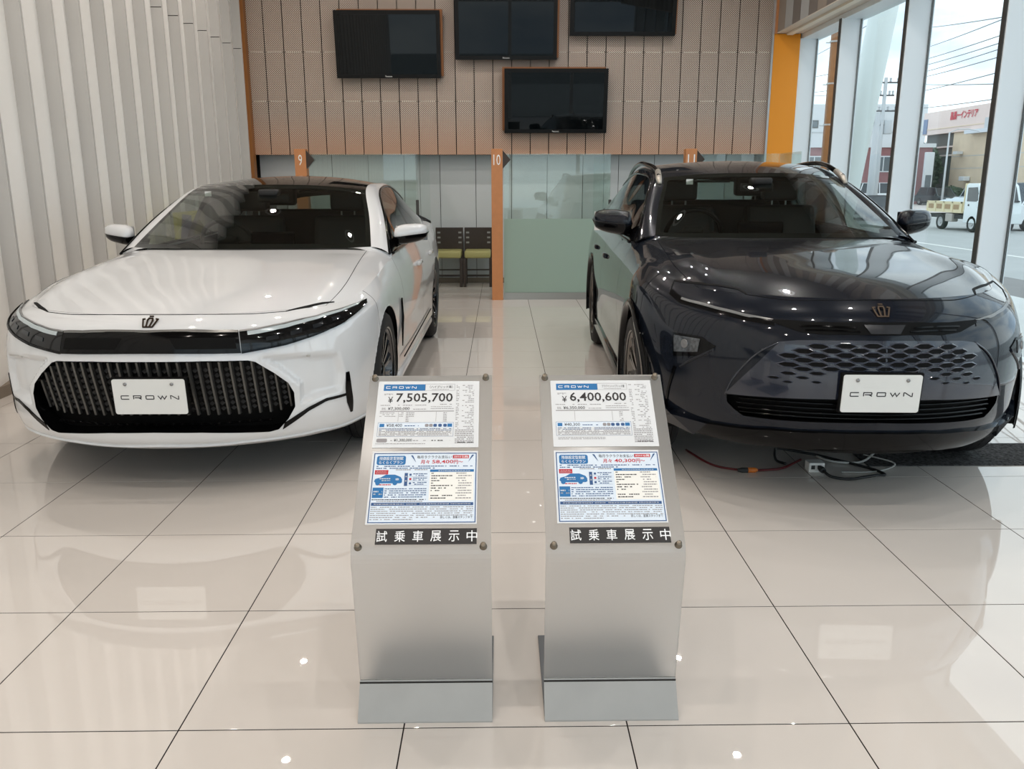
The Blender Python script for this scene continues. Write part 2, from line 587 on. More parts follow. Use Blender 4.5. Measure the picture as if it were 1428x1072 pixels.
M_olive = mat('olive_vinyl', (176, 170, 112), rough=0.5)
def chair(x, label):
    t = thing('waiting_chair', label, 'chair', (x, 11.0, 0), group='dark wooden chairs against the back wall')
    b = MB().box((-0.195, 0.34, 0.47), (0.195, 0.37, 0.80), 0.004).make('backrest', M_woodd, t)
    s = MB()
    for sx in (-1, 1):
        for z in (0.73, 0.66, 0.59):
            s.box((sx * 0.15 - 0.022, 0.334, z - 0.012), (sx * 0.15 + 0.022, 0.339, z + 0.012))
    so = s.make('backrest_slots', mat('slot_gray', (150, 150, 146), rough=0.5), b); so['kind'] = 'stuff'
    MB().box((-0.18, -0.06, 0.40), (0.18, 0.335, 0.50), 0.02).make('seat', M_olive, t, True)
    for sx in (-1, 1):
        MB().box((sx * 0.18 - 0.02, -0.06, 0), (sx * 0.18 + 0.02, -0.02, 0.40)).make('leg', M_woodd, t)
        MB().box((sx * 0.18 - 0.02, 0.335, 0), (sx * 0.18 + 0.02, 0.375, 0.47)).make('leg', M_woodd, t)
    MB().box((-0.16, 0.335, 0.10), (0.16, 0.35, 0.13)).make('stretcher', M_woodd, t)
    MB().box((-0.16, 0.335, 0.19), (0.16, 0.35, 0.21)).make('stretcher', M_woodd, t)
chair(-0.735, 'dark wooden chair with olive seat, left of the pair beside the white car')
chair(-0.325, 'dark wooden chair with olive seat, right of the pair and beside post 10')

# ================================================================== TELEVISIONS
M_bezel = mat('black_bezel', (14, 14, 14), rough=0.35, spec=0.2)
M_screen = mat('tv_screen', (7, 11, 13), rough=0.02, spec=0.22)
M_tan = mat('tv_mount_wood', (150, 96, 54), rough=0.5)
def tv(x0, x1, z0, z1, label, side, logo=True):
    cx = (x0 + x1) / 2
    w = (x1 - x0) / 2; h = z1 - z0
    t = thing('wall_television', label, 'television', (cx, YB - 0.075, z0), (math.radians(6.5), 0, 0), 'televisions on the perforated back wall')
    bz = MB()
    f = 0.05
    bz.box((-w, -0.065, 0), (w, 0.005, h), 0.006)
    bz.make('casing', M_bezel, t)
    fr = MB()
    for a, b in (((-w, -0.077, 0), (w, -0.065, f)), ((-w, -0.077, h - f), (w, -0.065, h)), ((-w, -0.077, f), (-w + f, -0.065, h - f)), ((w - f, -0.077, f), (w, -0.065, h - f))):
        fr.box(a, b)
    fr.make('bezel', M_bezel, t)
    MB().box((-w + f, -0.070, f), (w - f, -0.0655, h - f)).make('screen', M_screen, t)
    s = 0.03
    MB().box((-w + (s if side > 0 else -s), 0.006, 0.03), (w + (s if side > 0 else -s), 0.070, h + 0.02)).make('mount_box', M_tan, t)
    if logo:
        n = MB(); fit_text(n, 'Panasonic', -0.045, 0.045, 0, 0.02, 0)
        o = n.make('logo', M_white, t)
        o.rotation_euler = (PI / 2, 0, 0); o.location = (0, -0.078, 0.014)
tv(-2.167, -0.788, 2.787, 3.62, 'black television at left, highest over post 9', 1)
tv(-0.591, 0.752, 3.02, 3.84, 'black television cut by the top edge, above post 10', 1)
tv(0.919, 2.314, 3.32, 4.14, 'plain black television at top right beside the beam', 1, False)
tv(0.055, 1.433, 2.083, 2.905, 'black television hanging lowest, right of post 10', -1)

# ================================================================== PRICE STANDS AND SHEETS
def acrylic():
    m = bpy.data.materials.new('frosted_acrylic'); m.use_nodes = True
    n = m.node_tree.nodes; k = m.node_tree.links.new
    n.clear()
    o = n.new('ShaderNodeOutputMaterial')
    r = n.new('ShaderNodeBsdfRefraction'); r.inputs['Roughness'].default_value = 0.40; r.inputs['IOR'].default_value = 1.40
    r.inputs['Color'].default_value = (1, 1, 1, 1)
    d = n.new('ShaderNodeBsdfDiffuse'); d.inputs['Color'].default_value = lin((248, 248, 245))
    t = n.new('ShaderNodeBsdfTranslucent'); t.inputs['Color'].default_value = lin((248, 248, 245))
    gl = n.new('ShaderNodeBsdfGlossy'); gl.inputs['Roughness'].default_value = 0.2
    f = n.new('ShaderNodeFresnel'); f.inputs['IOR'].default_value = 1.45
    a = n.new('ShaderNodeMixShader'); a.inputs['Fac'].default_value = 0.5
    b = n.new('ShaderNodeMixShader'); b.inputs['Fac'].default_value = 0.26
    c = n.new('ShaderNodeMixShader')
    k(d.outputs[0], a.inputs[1]); k(t.outputs[0], a.inputs[2])
    k(r.outputs[0], b.inputs[1]); k(a.outputs[0], b.inputs[2])
    k(f.outputs[0], c.inputs[0]); k(b.outputs[0], c.inputs[1]); k(gl.outputs[0], c.inputs[2])
    k(c.outputs[0], o.inputs['Surface'])
    return m
M_acr = acrylic()
M_plt = mat('shaded_steel', (92, 95, 98), rough=0.45, metal=0.2)  # same steel as the foot, with the acrylic's shade put into the colour
M_basem = mat('gray_steel', (164, 164, 162), rough=0.45, metal=0.1, noise=0.03, nscale=12)
M_knob = mat('nickel', (128, 120, 108), rough=0.35, metal=1.0)
M_cover = glass('clear_cover', (0.97, 0.98, 0.97))
SW = 0.363
BEND = Vector((0, 1.870, 0.50)); TOPP = Vector((0, 2.29, 0.86))
UPD = (TOPP - BEND).normalized(); NRM = Vector((0, -UPD.z, UPD.y))
TH = math.atan2(UPD.z, UPD.y)
def stand(x0, label):
    t = thing('price_stand', label, 'sign stand', (x0, 1.86, 0), group='frosted price stands in front of the cars')
    f = MB()
    prof = [(0.002, 0.0), (0.020, 0.0), (0.020, 0.005), (0.012, 0.005), (0.068, 0.090), (0.060, 0.092), (0.002, 0.004)]
    f.prism([(p[0], p[1]) for p in prof], 0, SW, 'x')
    fixn(f.make('foot', M_basem, t))
    MB().box((0, 0.020, 0), (SW, 0.412, 0.005), 0.001).make('base_plate', M_plt, t)
    # bent sheet: ridge, round bend, reclined board
    c = []
    r0 = Vector((0.064, 0.089)); b0 = Vector((0.010, 0.50)); t0 = Vector((0.430, 0.86))
    d1 = (b0 - r0).normalized(); d2 = (t0 - b0).normalized()
    c.append(r0)
    for i in range(9):
        s = i / 8.0
        p = (b0 - d1 * 0.05) * (1 - s) ** 2 + b0 * 2 * s * (1 - s) + (b0 + d2 * 0.05) * s * s
        c.append(p)
    c.append(t0)
    th = 0.008
    out_, in_ = [], []
    for i, p in enumerate(c):
        d = (c[min(i + 1, len(c) - 1)] - c[max(i - 1, 0)]).normalized()
        nn = Vector((-d.y, d.x))
        out_.append(p); in_.append(p - nn * th)
    poly = [tuple(p) for p in out_] + [tuple(p) for p in reversed(in_)]
    V, F = [], []
    n = len(poly)
    for x in (0.0, SW):
        V += [(x, p[0], p[1]) for p in poly]
    k = len(out_)
    for i in range(n):
        j = (i + 1) % n
        F.append((i, j, j + n, i + n))
    for i in range(k - 1):
        F.append((i, n - 1 - i, n - 2 - i, i + 1))
        F.append((n + i, n + i + 1, n + n - 2 - i, n + n - 1 - i))
    o = mesh('acrylic_panel', V, F, M_acr, t); fixn(o)
    MB().box((0.0, 0.055, 0.083), (SW, 0.067, 0.0885)).make('seam', M_dark, t)
    for (a, b) in ((0.016, 0.542), (0.345, 0.543), (0.020, 0.010), (0.343, 0.010)):
        p = BEND + UPD * b
        kn = MB().lathe([(0.0, 0.016), (0.006, 0.016), (0.0075, 0.0145), (0.0075, 0.003), (0.010, 0.002), (0.010, 0)], 16).make('knob', M_knob, t, True)
        kn.location = (a, p.y - 1.86, p.z); kn.rotation_euler = (TH, 0, 0)
    return t
XL, XR = -0.392, 0.113
stand(XL, 'frosted price stand in front of the white car, left of the two')
stand(XR, 'frosted price stand in front of the dark car, right of the two')

INK = {}
def ink(name, rgb):
    if name not in INK: INK[name] = mat('ink_' + name, rgb, rough=0.6)
    return INK[name]
M_paper = mat('white_paper', (226, 228, 230), rough=0.55)
class Sheet:
    """flat print: blocks and text gathered per colour, in paper fractions"""
    def __init__(s, name, label, cat, x0, a0, b0, w, h, paper, group, rz=0.0):
        p = BEND + UPD * b0 + NRM * 0.0012
        s.t = thing(name, label, cat, (x0 + a0, p.y, p.z), (TH, 0, rz), group)
        s.w, s.h = w, h
        MB().box((0, 0, -0.0004), (w, h, 0.0004)).make('paper', paper, s.t)
        s.m = {}; s.z = 0.0006
    def q(s, c):
        return s.m.setdefault(c, MB())
    def box(s, c, a0, a1, b0, b1, dz=0.0):
        z = s.z + dz
        s.q(c).add([(a0 * s.w, b0 * s.h, z), (a1 * s.w, b0 * s.h, z), (a1 * s.w, b1 * s.h, z), (a0 * s.w, b1 * s.h, z)], [(0, 1, 2, 3)])
    def rbox(s, c, a0, a1, b0, b1, r=0.004, dz=0.0):
        x0, x1, y0, y1 = a0 * s.w, a1 * s.w, b0 * s.h, b1 * s.h
        V = []
        for (cx, cy, t0) in ((x1 - r, y1 - r, 0), (x0 + r, y1 - r, PI / 2), (x0 + r, y0 + r, PI), (x1 - r, y0 + r, 1.5 * PI)):
            for i in range(5):
                t = t0 + i * PI / 8
                V.append((cx + r * math.cos(t), cy + r * math.sin(t), s.z + dz))
        s.q(c).add(V, [tuple(range(len(V)))])
    def text(s, c, body, a0, a1, b0, b1, weight=0.0, dz=0.0004):
        fit_text(s.q(c), body, a0 * s.w, a1 * s.w, b0 * s.h, b1 * s.h, s.z + dz, weight)
    def frame(s, c, a0, a1, b0, b1, wd=0.0012):
        P = [(a0 * s.w, b0 * s.h), (a1 * s.w, b0 * s.h), (a1 * s.w, b1 * s.h), (a0 * s.w, b1 * s.h)]
        s.q(c).strip(P, wd, s.z + 0.0002, True)
    def fine(s, c, a0, a1, b, hh=0.011, fill=0.8, rnd=None):
        """a line of print too small to read: short dashes"""
        rnd = rnd or random
        a = a0
        while a < a1:
            l = rnd.uniform(0.008, 0.03)
            if rnd.random() < fill:
                s.box(c, a, min(a + l * 0.8, a1), b - hh / 2, b + hh / 2, 0.0002)
            a += l
    def poly(s, c, pts, dz=0.0):
        s.q(c).add([(p[0] * s.w, p[1] * s.h, s.z + dz) for p in pts], [tuple(range(len(pts)))])
    def done(s):
        for c, m in s.m.items():
            o = m.make('print_' + c, INK[c], s.t)
            o['kind'] = 'stuff'
for nme, rgb in (('black', (38, 34, 36)), ('gray', (150, 146, 148)), ('blue', (30, 112, 172)), ('navy', (52, 88, 138)), ('red', (196, 32, 52)), ('pale', (224, 235, 247)), ('white', (246, 247, 248)), ('cream', (244, 242, 236))):
    ink(nme, rgb)

def price_sheet(x0, da, label, price, sub, monthly, kind, last):
    s = Sheet('price_sheet', label, 'price sheet', x0, 0.028 + da, 0.305, 0.298, 0.227, M_paper, None)
    R = random.Random(3)
    s.box('blue', .055, .465, .85, .95)
    wide_word(s.q('white'), .08 * s.w, .375 * s.w, .885 * s.h, .030 * s.h, s.z + .0004, .0016)
    s.frame('gray', .466, .757, .853, .952, .0007)
    s.text('black', kind, .51, .735, .885, .93)
    s.fine('gray', .53, .70, .868, .006, 0.9, R)
    s.text('black', price, .185, .74, .655, .81, 0.012)
    s.text('black', '¥', .108, .155, .66, .755)
    s.fine('gray', .065, .15, .80, .008, 0.9, R); s.fine('gray', .065, .15, .785, .006, 0.9, R)
    s.fine('gray', .04, .50, .625, .009, .9, R); s.fine('gray', .60, .74, .637, .009, .8, R)
    s.fine('gray', .055, .095, .58, .010, .95, R); s.fine('gray', .055, .095, .56, .008, .95, R)
    s.text('black', sub, .115, .325, .545, .597)
    for b in (.60, .572): s.fine('gray', .53, .755, b, .008, .8, R)
    s.fine('gray', .36, .49, .565, .009, .9, R)
    s.box('gray', .04, .757, .528, .540)
    for i in range(6):
        b = .508 - i * .025
        if last: s.fine('gray', .04, .20, b, .008, .7, R) if i < 3 else None
        if last: s.fine('gray', .23, .27, b, .009, .9, R) if i < 3 else None
        if last: s.fine('gray', .295, .325 + .05 * (i < 3), b, .010, .9, R)
        s.fine('gray', .655, .69, b, .010, .95, R)
    for a in (.22, .585): s.box('gray', a, a + .003, .38, .525)
    s.box('pale', .035, .757, .285, .360)
    s.frame('navy', .035, .757, .16, .362, .0007)
    s.box('blue', .05, .095, .298, .345, .0002)
    s.text('black', monthly, .115, .265, .294, .346)
    s.fine('navy', .29, .44, .315, .012, .7, R)
    for a in (.485, .525, .565, .612, .66):
        s.rbox('navy' if a > .55 else 'gray', a, a + .034, .298, .342, .003, .0003)
    s.box('blue', .70, .745, .298, .345, .0003)
    for i, b in enumerate((.272, .252, .232, .214, .196, .178)): s.fine('navy' if i < 2 else 'gray', .05, .74, b, .009, .85, R)
    if last:
        s.rbox('gray', .035, .135, .075, .13, .004)
        s.text('black', last, .20, .37, .08, .128)
        s.fine('gray', .145, .19, .10, .010, .9, R); s.fine('gray', .38, .50, .10, .010, .9, R); s.fine('black', .555, .73, .10, .014, .7, R)
        s.fine('gray', .03, .5, .055, .008, .9, R)
    else:
        for b in (.13, .11): s.fine('gray', .05, .5, b, .008, .9, R)
    for i in range(34):
        b = .93 - i * .0262
        if i > 25: s.fine('gray', .775, .955, b, .012, .95, R)
        else:
            s.fine('gray', .775, .805, b, .010, .8, R)
            s.fine('gray', .835 + .03 * (i % 3), .95, b, .010, .7, R)
    s.fine('black', .80, .955, .072, .012, .95, R)
    s.done()
price_sheet(XL, 0, 'white price sheet reading 7,505,700 on the left stand', '7,505,700', '¥7,300,000', '¥58,400', '（ハイブリッド車）', '¥1,300,000')
price_sheet(XR, 0.004, 'white price sheet reading 6,400,600 on the right stand', '6,400,600', '¥6,350,000', '¥40,300', 'プラグインハイブリッド車', None)

def plan_sheet(x0, label, monthly, rate):
    s = Sheet('plan_sheet', label, 'leaflet', x0, 0.032, 0.073, 0.293, 0.220, M_paper, None)
    R = random.Random(5)
    s.box('pale', .025, .98, .025, .965, -.0001)
    s.frame('navy', .022, .984, .024, .968, .0026)
    s.rbox('blue', .047, .32, .805, .935, .006, .0002)
    s.text('white', '残価設定型割賦', .07, .297, .873, .922, .004)
    s.text('white', 'らくらくプラン', .07, .297, .817, .862, .006)
    s.poly('navy', [(.365, .94), (.385, .94), (.42, .835)], .0003)
    s.poly('navy', [(.965, .945), (.945, .945), (.908, .84)], .0003)
    s.text('black', '毎月ラクラクお支払い！', .425, .765, .893, .938)
    s.box('red', .765, .915, .895, .942, .0002)
    s.text('white', '実質年率', .775, .845, .903, .932)
    s.text('white', rate, .852, .908, .902, .934, .02)
    s.text('red', '月々', .462, .545, .815, .872, .015)
    s.text('red', monthly, .57, .77, .815, .872, .015)
    s.text('red', '円〜', .775, .86, .815, .872, .015)
    s.fine('navy', .05, .95, .785, .013, .9, R); s.fine('navy', .05, .60, .757, .013, .9, R)
    s.fine('gray', .235, .53, .735, .012, .9, R)
    s.box('red', .04, .165, .672, .732, .0002)
    s.fine('white', .055, .15, .715, .012, .9, R); s.fine('white', .05, .155, .690, .014, .9, R)
    s.poly('blue', [(.04, .575), (.05, .61), (.10, .63), (.145, .668), (.23, .668), (.285, .635), (.30, .60), (.30, .56), (.285, .548), (.06, .548)], .0002)
    for a in (.075, .235):
        c = [(a + .022 * math.cos(t), .55 + .03 * math.sin(t)) for t in [i * PI / 6 for i in range(12)]]
        s.poly('blue', c, .0003)
    s.fine('white', .09, .21, .612, .014, .95, R); s.fine('white', .11, .19, .585, .014, .95, R)
    s.text('white', '430' if False else '車', .235, .272, .585, .618)
    s.fine('red', .04, .20, .528, .014, .95, R)
    s.box('navy', .32, .35, .51, .69, .0002)
    s.fine('white', .328, .342, .64, .02, 1, R); s.fine('white', .328, .342, .58, .02, 1, R)
    for i, b in enumerate((.665, .605, .545)):
        s.box('red' if i == 1 else 'navy', .365, .385, b - .014, b + .014, .0003)
        s.fine('navy', .40, .53, b + .012, .012, .9, R)
        s.box('navy', .355, .535, b - .030, b - .028, .0003)
        s.fine('navy', .40, .50, b - .012, .012, .7, R)
    s.box('blue', .035, .135, .35, .49, .0002)
    s.fine('white', .045, .125, .435, .018, .95, R); s.fine('white', .045, .125, .40, .018, .95, R)
    for i in range(5): s.fine('navy', .145, .53, .472 - i * .028, .012, .75, R)
    s.fine('black', .035, .53, .325, .011, .95, R); s.fine('gray', .08, .50, .302, .010, .9, R)
    s.box('cream', .555, .965, .31, .70, .0001)
    s.box('blue', .555, .965, .703, .737, .0002)
    s.fine('white', .59, .93, .72, .012, .9, R)
    for i in range(11):
        b = .683 - i * .034
        s.fine('black', .57, .59 + .06 * ((i * 7) % 4), b, .014, .95, R)
        s.fine('gray', .80 + .02 * (i % 2), .945 - .05 * (i % 3 == 0), b, .014, .9, R)
    s.box('navy', .035, .965, .245, .285, .0002)
    s.fine('white', .06, .94, .265, .014, .9, R)
    for i in range(7): s.fine('gray', .035, .965 if i < 5 else .62 - .2 * (i == 6), .225 - i * .027, .010, .8, R)
    s.text('black', '詳しくは、営業スタッフまで', .67, .96, .072, .108)
    s.done()
plan_sheet(XL, 'blue framed payment leaflet reading 58,400 on the left stand', '58,400', '5.0%')
plan_sheet(XR, 'blue framed payment leaflet reading 40,300 on the right stand', '40,300', '6.0%')

M_blackstrip = mat('black_label', (34, 32, 33), rough=0.5)
def strip_label(x0, label):
    s = Sheet('label_strip', label, 'label', x0, 0.0625, 0.017, 0.263, 0.044, M_blackstrip, None)
    for i, ch in enumerate('試乗車展示中'):
        a = .010 + i * .178
        s.text('white', ch, a, a + .105, .16, .86, .006)
    s.done()
strip_label(XL, 'black label strip with six white characters at the foot of the left board')
strip_label(XR, 'black label strip with six white characters at the foot of the right board')

# ================================================================== OUTSIDE
M_apron = mat('concrete_apron', (206, 208, 206), rough=0.7, noise=0.04, nscale=1.2)
M_walk = mat('gray_walk', (128, 126, 124), rough=0.8, noise=0.05, nscale=3)
M_road = mat('asphalt', (168, 170, 168), rough=0.85, noise=0.05, nscale=1.0)
M_line = mat('road_paint', (228, 228, 222), rough=0.7)
def stru(o): o['kind'] = 'structure'; return o
stru(MB().box((4.32, -14, -0.3), (7.0, 40, -0.10)).make('apron', M_apron))
stru(MB().box((-30, -30, -0.3), (30, -14.01, -0.10)).make('front_road', M_road))
stru(MB().box((-30, -14, -0.3), (4.30, -4.25, -0.10)).make('front_apron', M_apron))
stru(MB().box((7.0, -14, -0.72), (8.3, 40, -0.10)).make('pavement', M_walk))
stru(MB().box((8.3, -60, -0.9), (180, 220, -0.70)).make('road', M_road))
for i, (x, y0, y1) in enumerate(((15.0, 6, 29), (26.5, 5, 60))):
    stru(MB().box((x - 0.08, y0, -0.699), (x + 0.08, y1, -0.695)).make('road_line', M_line))
stru(MB().box((15.0, 29.0, -0.699), (60, 29.25, -0.695)).make('road_line', M_line)) if False else None
stru(MB().box((27.5, 44, -0.69), (90, 220, -0.58)).make('far_pavement', mat('far_pavement', (196, 188, 182), rough=0.8)))

# leaning white column outside the glass
t = thing('leaning_column', 'thick white column leaning outside the windows', 'column', (5.22, 12.5, -0.10))
c = MB().tube([(0, 0, 0.02), (.65, 0, 5.2)], 0.195, 28)
c.make('shaft', mat('column_paint', (222, 230, 226), rough=0.5), t, True)
MB().lathe([(0.0, 0.0), (0.27, 0.0), (0.27, 0.03), (0.0, 0.03)], 28).make('base_plate', M_alu, t)

def pole(name, label, x, y, z0, z1, r0, r1, m, bands=0, cat='pole'):
    t = thing(name, label, cat, (x, y, z0))
    MB().tube([(0, 0, 0), (0, 0, z1 - z0)], [r0, r1], 14).make('shaft', m, t, True)
    for i in range(bands):
        z = (z1 - z0) * (0.2 + 0.105 * i)
        MB().lathe([(r0 + .01, z - .03), (r0 + .02, z - .03), (r0 + .02, z + .03), (r0 + .01, z + .03)], 14).make('band', M_steel, t)
        MB().box((-r0 - .16, -.02, z - .05), (-r0, .02, z - .02)).make('step', M_steel, t)
    return t
M_rust = mat('brown_pole', (140, 98, 66), rough=0.6, noise=0.12, nscale=6)
M_conc = mat('concrete_pole', (196, 200, 202), rough=0.7)
M_wire = mat('wire_gray', (92, 96, 98), rough=0.6)
pole('brown_pole', 'brown steel pole with bands outside the first window', 12.06, 30, -0.7, 13, .15, .13, M_rust, 6)
u = pole('utility_pole', 'concrete utility pole with crossarms far outside the second window', 28.35, 60.5, -0.7, 8.9, .19, .12, M_conc)
for i, z in enumerate((9.2, 8.3, 7.2, 6.2)):
    a = MB(); a.box((-1.1 + .3 * (i % 2), -.06, z), (1.1 - .4 * (i % 2), .06, z + .1))
    o = a.make('crossarm', M_wire, u)
    q = MB()
    for x in (-.9, -.3, .35, .9 - .3 * (i % 2)):
        q.lathe([(0, z + .1), (.09, z + .12), (.06, z + .25), (.1, z + .33), (0, z + .42)], 8, c=(x, 0, 0))
    q.make('insulators', M_conc, u)
MB().lathe([(0, 5.6), (.28, 5.6), (.3, 5.7), (.3, 6.5), (.24, 6.6), (0, 6.6)], 14, c=(.45, 0, 0)).make('transformer', M_conc, u, True)
u2 = pole('light_pole', 'pale straight pole standing just left of the utility pole', 25.65, 55.5, -0.7, 6.0, .24, .20, M_conc)
MB().box((-.7, -.05, 6.0), (.2, .05, 6.15)).make('bracket', M_wire, u2)
u3 = pole('street_light', 'thin street light pole with drooping lamp in front of the store', 36.0, 65.0, -0.58, 5.3, .09, .06, M_conc)
MB().tube([(0, 0, 5.85), (.5, -.2, 6.1), (1.2, -.5, 6.1), (1.9, -.8, 5.9)], .04, 6).make('arm', M_conc, u3)

# overhead wires
def wire(a, b, sag, label, r=.018):
    a = Vector(a); b = Vector(b)
    P = []
    for i in range(17):
        s = i / 16
        p = a.lerp(b, s); p.z -= sag * 4 * s * (1 - s); P.append(p)
    o = MB().tube(P, r, 5).make('overhead_wire', M_wire)
    return tag(o, label, 'wire', 'overhead wires across the sky')
RANK = ['highest', 'second highest', 'third highest', 'fourth highest', 'fifth highest', 'seventh highest', 'lowest', 'sixth highest', 'eighth highest']
WL = ['gray overhead wire, %s of nine crossing the window beside the tipper truck' % r for r in RANK] + ['gray overhead wire, %s of four behind the brown pole' % r for r in ('highest', 'second highest', 'third highest', 'lowest')]
for wl, (a, b) in zip(WL, (((32.8, 68, 13.53), (14.28, 20, 5.64)), ((33.75, 68, 11.81), (14.04, 20, 6.03)), ((33.0, 68, 10.76), (14.23, 20, 5.61)), ((33.0, 68, 10.32), (14.5, 20, 5.48)),
             ((33.2, 68, 9.84), (14.6, 20, 5.39)), ((33.14, 68, 9.4), (14.16, 20, 3.83)), ((32.59, 68, 7.25), (14.33, 20, 3.73)), ((33.43, 68, 9.57), (14.09, 20, 4.97)), ((32.97, 68, 8.41), (14.21, 20, 4.59)),
             ((25.39, 70, 11.3), (15.8, 35, 8.08)), ((25.28, 70, 9.96), (16.11, 35, 6.44)), ((25.59, 70, 8.82), (16.04, 35, 5.63)), ((25.6, 70, 8.61), (16.07, 35, 5.28)))):
    wire(a, b, 0.12, wl)

def wheel_bg(parent, x, y, r, w, axis='x'):
    t = MB().lathe([(r * .62, -w / 2), (r * .95, -w / 2), (r, -w / 3), (r, w / 3), (r * .95, w / 2), (r * .62, w / 2)], 20, axis, (x, y, r)).make('wheel', mat('tyre', (28, 28, 28), rough=0.8), parent, True)
    MB().lathe([(0, -w * .42), (r * .2, -w * .5), (r * .3, -w * .38), (r * .62, -w * .46), (r * .62, w * .46), (r * .3, w * .38), (r * .2, w * .5), (0, w * .42)], 16, axis, (x, y, r)).make('hub', mat('bg_hub', (170, 172, 172), rough=0.4, metal=0.6), t)

# small tipper truck, nose towards the camera side (-y)
tk = thing('tipper_truck', 'small tipper truck with cream bed and white cab on the road', 'truck', (20.2, 35.3, -0.70))
M_cab = mat('cab_white', (226, 234, 234), rough=0.25, coat=0.5)
M_cream = mat('cream_steel', (226, 212, 172), rough=0.5)
M_chas = mat('chassis_dark', (44, 46, 46), rough=0.7)
M_bgglass = mat('bg_car_glass', (40, 48, 52), rough=0.06, spec=0.7)
cb = MB()
cb.prism([(-1.95, .38), (-.62, .38), (-.62, 1.98), (-.78, 2.06), (-1.45, 2.06), (-1.62, 1.95), (-1.93, 1.25), (-1.98, .8)], .02, 1.68, 'x')
bevel(cb.make('cab', M_cab, tk), .03)
MB().prism([(-1.72, 1.30), (-.80, 1.30), (-.80, 1.88), (-1.46, 1.90)], .005, .03, 'x').make('side_window', M_bgglass, tk)
MB().box((.14, -1.99, 1.28), (1.56, -1.70, 1.34)).make('wiper_rail', M_chas, tk)
MB().prism([(-1.935, 1.30), (-1.64, 1.93), (-1.62, 1.93), (-1.91, 1.30)], .15, 1.55, 'x').make('windscreen', M_bgglass, tk)
MB().box((.004, -.98, 1.10), (.03, -.90, 1.18)).make('side_badge', M_chas, tk)
mm = MB(); mm.box((-.20, -1.95, 1.05), (-.08, -1.86, 1.35), .03); mm.tube([(-.14, -1.9, 1.35), (-.1, -1.8, 1.6), (.05, -1.6, 1.62)], .02, 6)
mm.make('mirror', M_cab, tk)
MB().box((.10, -.58, .52), (1.60, 2.30, .70)).make('chassis', M_chas, tk)
MB().box((0, -.55, .78), (1.70, 2.40, .84)).make('bed_floor', M_cream, tk)
for (a, b) in (((0, -.50, .84), (.05, 2.40, 1.26)), ((1.65, -.50, .84), (1.70, 2.40, 1.26)), ((.05, 2.35, .84), (1.65, 2.40, 1.26))):
    MB().box(a, b).make('bed_side', M_cream, tk)
for i in range(5):
    MB().box((-.02, -.50 + i * .70, .80), (0, -.40 + i * .70, 1.26)).make('bed_rib', M_cream, tk)
MB().box((-.02, -.5, 1.2), (0.0, 2.4, 1.27)).make('bed_rail', M_cream, tk)
rr = random.Random(11)
for i in range(4):
    y = -.40 + i * .69
    MB().box((-.012, y + .14, .93), (0, y + .56, 1.14)).make('bed_panel_rust', mat('rust_cream', (168, 140, 104), rough=0.7, noise=.2, nscale=20), tk)
MB().box((.02, -.60, .84), (1.68, -.53, 2.06)).make('headboard', M_cream, tk)
fk = MB().add([(x * .8 + .85 + rr.uniform(-.05, .05), y * 1.2 + .9, 1.15 + .28 * (1 - x * x) * (1 - y * y * .6) + rr.uniform(-.03, .05)) for y in [i / 5 - 1 for i in range(11)] for x in [i / 3 - 1 for i in range(7)]],
              [(j * 7 + i, j * 7 + i + 1, (j + 1) * 7 + i + 1, (j + 1) * 7 + i) for j in range(10) for i in range(6)])
fk.make('tarpaulin_load', mat('gray_tarp', (196, 206, 210), rough=0.6), tk, True)
MB().box((-.0, .2, .38), (.3, .75, .74), .03).make('fuel_tank', mat('tank_steel', (170, 164, 156), rough=.5), tk)
for (x, y) in ((.12, -1.28), (.14, 1.20), (1.58, -1.28), (1.56, 1.20)):
    wheel_bg(tk, x, y, .35, .2)

